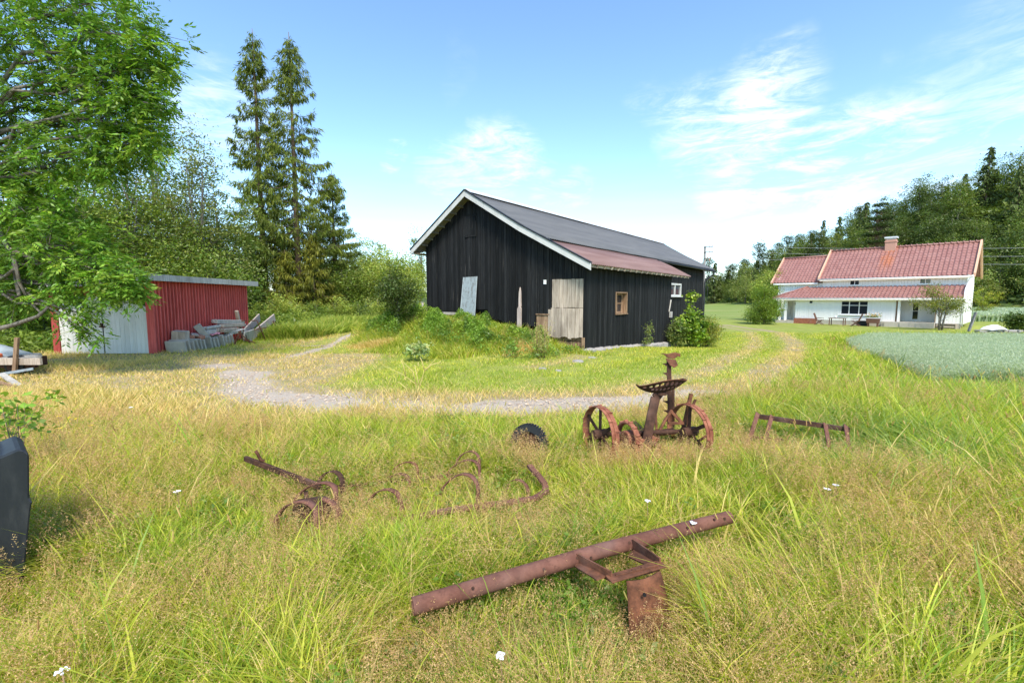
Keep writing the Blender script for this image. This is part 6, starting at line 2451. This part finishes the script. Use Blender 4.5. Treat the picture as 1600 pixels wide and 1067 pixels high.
GB_ = 'concrete slabs standing on edge along the red shed'
for i in range(13):
    y_ = .25 + i * .235 + (i > 5) * .16 + (i > 8) * .15
    hh = .46 + .05 * math.sin(i * 2.3)
    mb = MB()
    tl_ = random.uniform(.18, .34)
    mb.box((0, 0, 0), (.72, .085 if i < 6 else .11, hh), Matrix.Rotation(tl_, 3, 'X') @ Matrix.Rotation(random.uniform(-.05, .05), 3, 'Z'))
    o = mb.build('concrete_slab', M['concrete'], None, bevel=.012)
    o.location = sw(.56, y_, hh * .47)
    o.rotation_euler = (0, 0, R_(3))
    lab = {0: 'first slab of the leaning row, nearest the shed doors', 5: 'slab with its broad side showing, before the first gap of the row', 12: 'last slab of the leaning row, farthest from the doors'}.get(i, 'grey concrete slab standing between others in the leaning row by the shed')
    tag(o, lab, 'slab', GB_)
items = [
    ('broken_block', 'rough broken block on top of the slab row beside the shed doors', 'block', 'wood_grey', (.42, .75, .62), (.46, .40, .34), (.05, .08, .2)),
    ('wedge_board', 'pale slanting board leaning over the broken block', 'board', 'concrete', (.60, 1.75, .70), (.26, .10, .62), (.2, -.55, .4)),
    ('brick', 'left red brick lying on the slab row', 'brick', 'brick', (.50, 1.15, .53), (.34, .22, .12), (0, .1, .5)),
    ('brick', 'right red brick lying tilted on the slab row', 'brick', 'brick', (.68, 1.45, .50), (.34, .24, .13), (.1, .2, -.3)),
    ('brick', 'small pink brick between the two red ones', 'brick', 'wood_pink', (.60, 1.28, .60), (.24, .16, .10), (.2, .1, .9)),
    ('timber', 'thick silvery timber topmost on the heap', 'timber', 'wood_pale', (.42, 4.0, .98), (.30, 2.1, .16), (-.06, .05, -.04)),
    ('timber', 'grey timber just under the topmost one', 'timber', 'wood_grey', (.50, 4.1, .80), (.34, 1.9, .14), (-.04, .0, .03)),
    ('timber', 'grey beam lying at the left end of the timber heap', 'timber', 'wood_pale', (.50, 2.6, .82), (.26, 1.2, .10), (.02, .0, .05)),
    ('timber', 'pale block of wood under the left grey beam', 'timber', 'wood_pale', (.50, 2.55, .65), (.34, 1.05, .20), (.0, .0, .02)),
    ('timber', 'splintered grey wood in the middle of the heap', 'timber', 'wood_grey', (.68, 3.5, .64), (.30, 1.5, .16), (-.03, .12, .10)),
    ('timber', 'split log low in the heap before the silvery timbers', 'timber', 'wood_pale', (.74, 3.9, .52), (.24, 1.3, .14), (.05, .1, -.12)),
    ('pink_rag', 'pink rag lying between slabs and timbers', 'rag', 'pink_petal', (.66, 2.45, .51), (.30, .9, .05), (.05, .1, .1)),
    ('board', 'upright weathered board leaning against the shed wall', 'board', 'wood_grey', (.30, 5.05, 1.02), (.16, .10, .95), (.45, .1, .0)),
    ('board', 'long pinkish board rising past the rusty bracket', 'board', 'wood_pink', (.72, 5.35, .70), (.06, 1.9, .42), (.42, .1, .05)),
    ('board', 'long pinkish board at the far end resting on the iron trestle', 'board', 'wood_pink', (1.05, 5.75, .60), (.06, 2.2, .40), (.44, .1, -.12)),
    ('board', 'short white board below the long pinkish ones', 'board', 'wood_pale', (.95, 4.65, .33), (.06, .85, .42), (.1, .2, .0)),
]
for nm, lab, cat, mt, c, s, rt in items:
    mb = MB()
    if nm == 'timber':
        for k in range(3):
            mb.box((s[0] * (k - 1) * .33, random.uniform(-.05, .05), random.uniform(-.01, .01)), (s[0] * .31, s[1] * random.uniform(.9, 1.05), s[2] * random.uniform(.85, 1.1)))
    elif nm == 'pink_rag':
        tv = [(s[0] * (i / 6 - .5), s[1] * (j / 8 - .5), random.uniform(0, .09)) for i in range(7) for j in range(9)]
        mb.add(tv, [(i * 9 + j, (i + 1) * 9 + j, (i + 1) * 9 + j + 1, i * 9 + j + 1) for i in range(6) for j in range(8)], .5)
    else:
        mb.box((0, 0, 0), s)
    o = mb.build(nm, M[mt], None, bevel=.015 if nm not in ('pink_rag',) else 0)
    o.location = sw(*c)
    o.rotation_euler = (rt[0], rt[1], rt[2] + R_(3))
    tag(o, lab, cat, 'timbers in the heap by the shed' if cat == 'timber' else None)
# rusty iron pieces of the heap
tr_ = thing('iron_trestle', 'rusty iron trestle frame at the far end of the heap', 'trestle', tuple(sw(1.2, 5.6, 0)))
mb = MB()
mb.tube([sw(.55, 4.75, .98), sw(1.15, 5.05, .98), sw(1.45, 5.15, .05)], .028, 6)
mb.build('leg', M['rust'], tr_, world=True)
mb = MB()
mb.bar(sw(1.05, 6.6, 1.10), sw(1.75, 6.4, .03), .07, .05); mb.bar(sw(1.05, 6.6, 1.12), sw(1.25, 7.0, .70), .06, .04)
mb.build('leg', M['rust_dark'], tr_, world=True)
MB().tube([sw(1.1, 4.9, .55), sw(1.35, 5.9, .62)], .025, 6).build('brace', M['rust'], tr_, world=True)
ht = thing('iron_bracket', 'small rusty three legged iron bracket before the slabs', 'bracket', tuple(sw(1.25, 3.2, 0)))
for a, b in [((1.15, 3.0, .02), (1.2, 3.5, .60)), ((1.55, 3.6, .02), (1.15, 3.4, .58)), ((1.2, 3.1, .35), (1.7, 3.7, .04))]:
    MB().bar(sw(*a), sw(*b), .06, .05).build('leg', M['rust'], ht, world=True)
MB().tube([sw(1.05, 4.35, .02), sw(1.0, 4.3, .35), sw(.9, 4.25, .62)], .018, 6).build('rod', M['rust_dark'], ht, world=True)

# ------------------------------------------------------------------ plants on the mound told apart
hst = broadleaf('leafy_plant', .62, [(0, 0, .32, .42, .38, .26)], 34, 12, .17, [(.20, .28, .15), (.16, .24, .11), (.26, .32, .20)], 340, clump=.18, tr=.012, limbs=8, stems=3, aspect=.36, parent_args=('pale variegated leafy plant at the foot of the mound', 'plant'))
place(hst, gnd(645, 566).x * .985, gnd(645, 566).y + .2, dz=.02)
mug = thing('mugwort_plant', 'tall pale green seeding weed before the bare boards of the barn', 'plant', (0, 0, 0))
base_ = XV((.98, 15.2, 0)); base_.z = Tz(base_.x, base_.y)
mug.location = base_
mb = MB(); Cs, Ds, Ss = [], [], []
rm = random.Random(9)
for k in range(26):
    a = rm.uniform(0, 6.28); L = rm.uniform(.75, 1.35); sp_ = rm.uniform(.08, .34)
    top_ = XV((math.cos(a) * sp_ * 1.5, math.sin(a) * sp_, L))
    b_ = XV((math.cos(a) * .12, math.sin(a) * .12, 0))
    mb.tube(bend(b_, top_, 3, .02, .02, rm), [.009, .007, .005, .003], 4)
    for q in range(60):
        f = rm.random() ** .6
        p = b_.lerp(top_, f)
        Cs.append((p.x + rm.gauss(0, .035), p.y + rm.gauss(0, .035), p.z)); Ds.append((math.cos(a + rm.gauss(0, 1.2)), math.sin(a + rm.gauss(0, 1.2)), rm.uniform(.1, 1.2)))
        Ss.append(rm.uniform(.035, .08) * (1.4 - f * .8))
V, F = leafquads(np.array(Cs), np.array(Ss), aspect=.35, r=rng, D=np.array(Ds))
mb.build('stem', M['wood_brown'], mug)
mc = np.array([(.30, .34, .13), (.24, .30, .10), (.38, .38, .20)])[rng.integers(0, 3, len(Cs))]
arrmesh('leaves', V, F, 4, M['leaf'], mug, col=rep(mc, 4), world=False)
dry_ = thing('dry_stalk', 'dry straw coloured branching stalk standing at the lawn edge before the mound', 'dry stalk', tuple(gnd(648, 628)))
mb = MB()
def D12(a, b): return at(a, b, gnd(648, 628).y)
for pl_ in ([(650, 622), (650, 600), (628, 584), (600, 572)], [(650, 622), (657, 600), (663, 578), (682, 560)], [(663, 578), (660, 566), (656, 558)], [(650, 600), (645, 580), (630, 566), (628, 560)], [(640, 620), (634, 606), (622, 596)], [(663, 580), (674, 570), (688, 566)], [(634, 588), (630, 570), (626, 562)], [(656, 604), (652, 590), (648, 570)]):
    mb.tube([D12(*p) for p in pl_], [.011, .009, .006, .004][:len(pl_)] if len(pl_) > 2 else .006, 5)
mb.build('stem', m_plain('dry_straw', (.52, .42, .14), .8, .15, 8), dry_, world=True)

# stones by the mound
for (px, py, s, lab) in [(903, 566, .20, 'flat grey stone in the dry grass by the barn corner'), (848, 577, .14, 'pale stone at the lower edge of the mound'), (872, 580, .11, 'small pinkish stone beside the pale one'), (925, 561, .15, 'grey stone right below the barn corner')]:
    p = gnd(px, py)
    mb = MB()
    n = 8
    lo = [(s * random.uniform(.8, 1.2) * math.cos(k * .785), s * .8 * random.uniform(.8, 1.2) * math.sin(k * .785), -.05) for k in range(n)]
    hi = [(x * .75, y_ * .75, s * random.uniform(.30, .42)) for x, y_, _ in lo]
    mb.add(lo + hi, [(k, (k + 1) % n, n + (k + 1) % n, n + k) for k in range(n)] + [tuple(range(n, 2 * n))], .5)
    o = mb.build('stone', M['stone'], None, bevel=.01)
    o.location = (p.x, p.y, Tz(p.x, p.y))
    tag(o, lab, 'stone')
# marker post left of the barn
mp = at(661, 505, 27)
MBp = MB(); MBp.bx(-.05, .05, -.05, .05, -.2, 1.5); MBp.bx(-.07, .07, -.07, .07, 1.5, 1.54)
o = MBp.build('wooden_post', M['wood_pale']); o.location = (mp.x, mp.y, Tz(mp.x, mp.y)); tag(o, 'pale wooden post standing at the left corner of the barn', 'post')

# ------------------------------------------------------------------ utility pole and its wires
up_ = thing('utility_pole', 'grey wooden utility pole with three crossarms beyond the barn', 'utility pole', (at(1098, 480, 62).x, 62, Tz(26, 62)))
pz_ = at(1098, 385, 62).z
Pp = XV((up_.location.x, 62, 0))
MB().tube([XV((Pp.x, 62, up_.location.z - .3)), XV((Pp.x, 62, pz_))], [.20, .14], 10).build('pole', M['pole'], up_, world=True)
arms = []
for (py, dx) in ((386, .95), (394, 1.0), (404, .8)):
    z = at(1098, py, 62).z
    MB().bx(Pp.x - .15, Pp.x + dx, 61.80, 61.88, z - .05, z + .05).build('crossarm', M['pole'], up_, world=True)
    arms.append((Pp.x + dx, z))
mb = MB()
for (X_, z) in arms:
    for q in (0, -.45): mb.tube([(X_ + q, 61.84, z), (X_ + q, 61.84, z + .22)], .06, 6)
    mb.tube([(X_ - .2, 61.84, z - .05), (X_ - .2, 61.84, z - .4)], .05, 6)
mb.build('insulators', M['chimney'], up_, world=True)
for (X_, z), (py, lab) in zip(arms, ((386, 'uppermost'), (400, 'middle'), (413, 'lowest'))):
    e_ = at(1680, py, 47)
    a_, b_ = XV((X_, 61.84, z + .2)), e_
    pts_ = []
    for i in range(25):
        f = i / 24
        p = a_.lerp(b_, f); p.z -= .9 * 4 * f * (1 - f) * .35
        pts_.append(p)
    tag(MB().tube(pts_, .011, 4).build('power_line', M['wire']), lab + ' of the three power lines running past the farmhouse', 'power line', 'power lines past the farmhouse')

# ------------------------------------------------------------------ things round the farmhouse
hm = mat_of(house)


def hw(x, y, z): return hm @ XV((x, y, z))


def garden_chair(lab, x, y, rot):
    c = thing('garden_chair', lab, 'chair', tuple(hw(x, y, .02)), HROT + rot, 'folding garden chairs before the farmhouse')
    mb = MB(); [mb.box((-.24 + k * .12, 0, .45), (.09, .50, .03)) for k in range(5)]; mb.build('seat', M['teak'], c)
    mb = MB(); [mb.box((-.36 - .018 * 0, -.22 + k * .11, .78), (.03, .08, .72), Matrix.Rotation(-.38, 3, 'Y')) for k in range(5)]; mb.build('backrest', M['teak'], c)
    for s in (-1, 1):
        MB().bar((.32, s * .26, 0), (-.30, s * .26, .50), .04, .05).build('leg', M['teak'], c)
        MB().bar((-.36, s * .26, 0), (.26, s * .26, .50), .04, .05).build('leg', M['teak'], c)
        MB().bar((-.34, s * .28, .66), (.28, s * .28, .64), .06, .03).build('armrest', M['teak'], c)
    return c


ch1 = garden_chair('brown folding garden chair left of the table, facing right', -9.6, -1.9, 0)
ch2 = copy_tree(ch1); ch2.location = hw(-6.75, -1.9, .02); ch2.rotation_euler = (0, 0, HROT + math.pi)
relabel(ch2, 'brown folding garden chair right of the table, facing left')
tbl = thing('garden_table', 'low dark garden table between the two folding chairs', 'table', tuple(hw(-8.15, -1.9, .02)), HROT)
mb = MB(); [mb.bx(-.65, .65, -.40 + k * .16, -.26 + k * .16, .66, .70) for k in range(5)]; mb.build('tabletop', M['teak'], tbl)
for sx_1 in (-.55, .55):
    for sy_1 in (-.33, .33):
        MB().bx(sx_1 - .03, sx_1 + .03, sy_1 - .03, sy_1 + .03, 0, .66).build('leg', M['teak'], tbl)
o = MB().tube([(0, 0, 0), (0, 0, .03), (0, 0, .16), (0, 0, .2)], [.06, .08, .10, .07], 10).build('bowl', M['white_plastic'])
o.location = hw(-8.3, -1.9, .72); tag(o, 'small white bowl standing on the garden table', 'bowl')
pt = thing('flower_planter', 'wooden planter of pink and white flowers before the house wall', 'planter', tuple(hw(-5.6, -1.2, 0)), HROT)
MB().prism([(-.42, -.25, .30), (.42, -.25, .30), (.50, -.25, .72), (-.50, -.25, .72)], (0, .5, 0)).build('box', M['teak'], pt)
for s in (-1, 1): MB().bx(s * .34 - .04, s * .34 + .04, -.2, .2, 0, .32).build('leg', M['teak'], pt)
n = 420
Cf = np.stack([rng.normal(size=n) * .26, rng.normal(size=n) * .14, .82 + np.abs(rng.normal(size=n)) * .17], 1)
V, F = leafquads(Cf, .07 + .04 * rng.random(n), aspect=.8)
cf = np.where((rng.random(n) < .35)[:, None] & (Cf[:, 2:3] > .92), np.array([(.85, .55, .52)]), np.array([(.10, .17, .04)]))
arrmesh('flowers', V, F, 4, M['leaf'], pt, col=rep(cf, 4), world=False)
o = MB().prism([(-1.0, 0, 0), (1.0, 0, 0), (1.0, 0, .55), (-1.0, 0, .55)], (0, .06, 0)).build('rusty_panel', M['rust_red'])
o.location = hw(-11.3, -.35, 0); o.rotation_euler = (-.1, 0, HROT); tag(o, 'rust red metal panel leaning on the house foundation', 'metal panel')
o = MB().bx(-.4, .4, -.2, .2, 0, .42).bx(-.44, .44, -.24, .24, .42, .47).build('storage_box', M['charcoal'], None)
o.location = hw(-5.95 - .0 - .55, -.6, 0); o.rotation_euler = (0, 0, HROT); tag(o, 'dark storage box by the wall right of the garden chairs', 'box')
rx = thing('garden_wall', 'low rough stone edging right of the farmhouse', 'stone edging', tuple(at(1556, 514, 31)))
rx.location.z = Tz(rx.location.x, 31)
for k in range(9):
    for r_ in range(2):
        MB().box((-1.25 + k * .33 + random.uniform(-.03, .03) + r_ * .12, random.uniform(-.05, .05), .12 + r_ * .19), (.31, .42, .17), Matrix.Rotation(random.uniform(-.1, .1), 3, 'Z')).build('stone', M['stone'], rx, bevel=.03)
tv = [(.9 * math.cos(a) * r_, .38 * math.sin(a) * r_, (1 - r_ ** 2) * .32 + random.uniform(-.03, .03)) for r_ in (1.0, .75, .5, .2) for a in [k * .524 for k in range(12)]]
mb = MB(); mb.add(tv, [(r_ * 12 + k, r_ * 12 + (k + 1) % 12, (r_ + 1) * 12 + (k + 1) % 12, (r_ + 1) * 12 + k) for r_ in range(3) for k in range(12)] + [tuple(range(36, 48))], .5, True)
o = mb.build('white_sack', M['white_plastic']); o.location = (rx.location.x - .15, 31, rx.location.z + .42); tag(o, 'white sack lying on the low stone edging', 'sack')
a_, b_ = at(1514, 511, 31.4), at(1525, 488, 31.4)
tag(MB().bar(a_ - XV((0, 0, .3)), b_, .14, .10).build('leaning_post', M['pole'], None), 'slanting grey post beside the stone edging', 'post')
tag(MB().bar(gnd(470, 541), gnd(556, 541) + XV((0, .1, 0)), .16, .07).build('grey_beam', M['wood_grey'], None), 'grey beam lying across the grassy verge of the sandy track', 'beam')

# ------------------------------------------------------------------ wild flowers one can count


def flower(px, py, kind, lab):
    p = gnd(px, py, .30)
    z0_ = Tz(p.x, p.y)
    f = thing('yarrow' if kind == 'w' else 'yellow_flower', lab, 'flower', (p.x, p.y, z0_), 0, 'white yarrow flowers in the meadow' if kind == 'w' else 'yellow flowers by the sapling')
    MB().tube([(0, 0, 0), (.01, 0, .2), (0, .0, .34)], .003, 5).build('stem', M['leaf'] if False else M['wood_brown'], f)
    mb = MB()
    for k in range(17 if kind == 'w' else 12):
        a, r_ = random.uniform(0, 6.28), random.random() ** .5 * (.024 if kind == 'w' else .028)
        mb.tube([(math.cos(a) * r_, math.sin(a) * r_, .335), (math.cos(a) * r_, math.sin(a) * r_, .345 - r_ * .2)], random.uniform(.004, .007), 6)
    mb.build('flower_head', M['white_petal' if kind == 'w' else 'yellow_petal'], f)


for (px, py, lab) in [(782, 1036, 'white yarrow head lowest in the middle foreground'), (1083, 824, 'white yarrow head in front of the far end of the pipe'), (277, 774, 'white yarrow head in the tan grass at left'), (1011, 789, 'white yarrow head in the grass behind the pipe'), (1292, 770, 'left white yarrow head right of the iron frame'), (1306, 764, 'right white yarrow head right of the iron frame'), (98, 1060, 'white yarrow head in the bottom left corner'), (205, 640, 'white flower in the dry grass left of the gravel')]:
    flower(px, py, 'w', lab)
for i, (px, py) in enumerate([(92, 654), (110, 656), (121, 658), (94, 673), (142, 669), (108, 663)]):
    flower(px, py, 'y', ['yellow flower nearest the birch sapling', 'upper yellow flower of the small patch', 'right yellow flower of the small patch', 'lowest yellow flower under the birch leaves', 'yellow flower farthest right by itself', 'middle yellow flower of the small patch'][i])
#@@
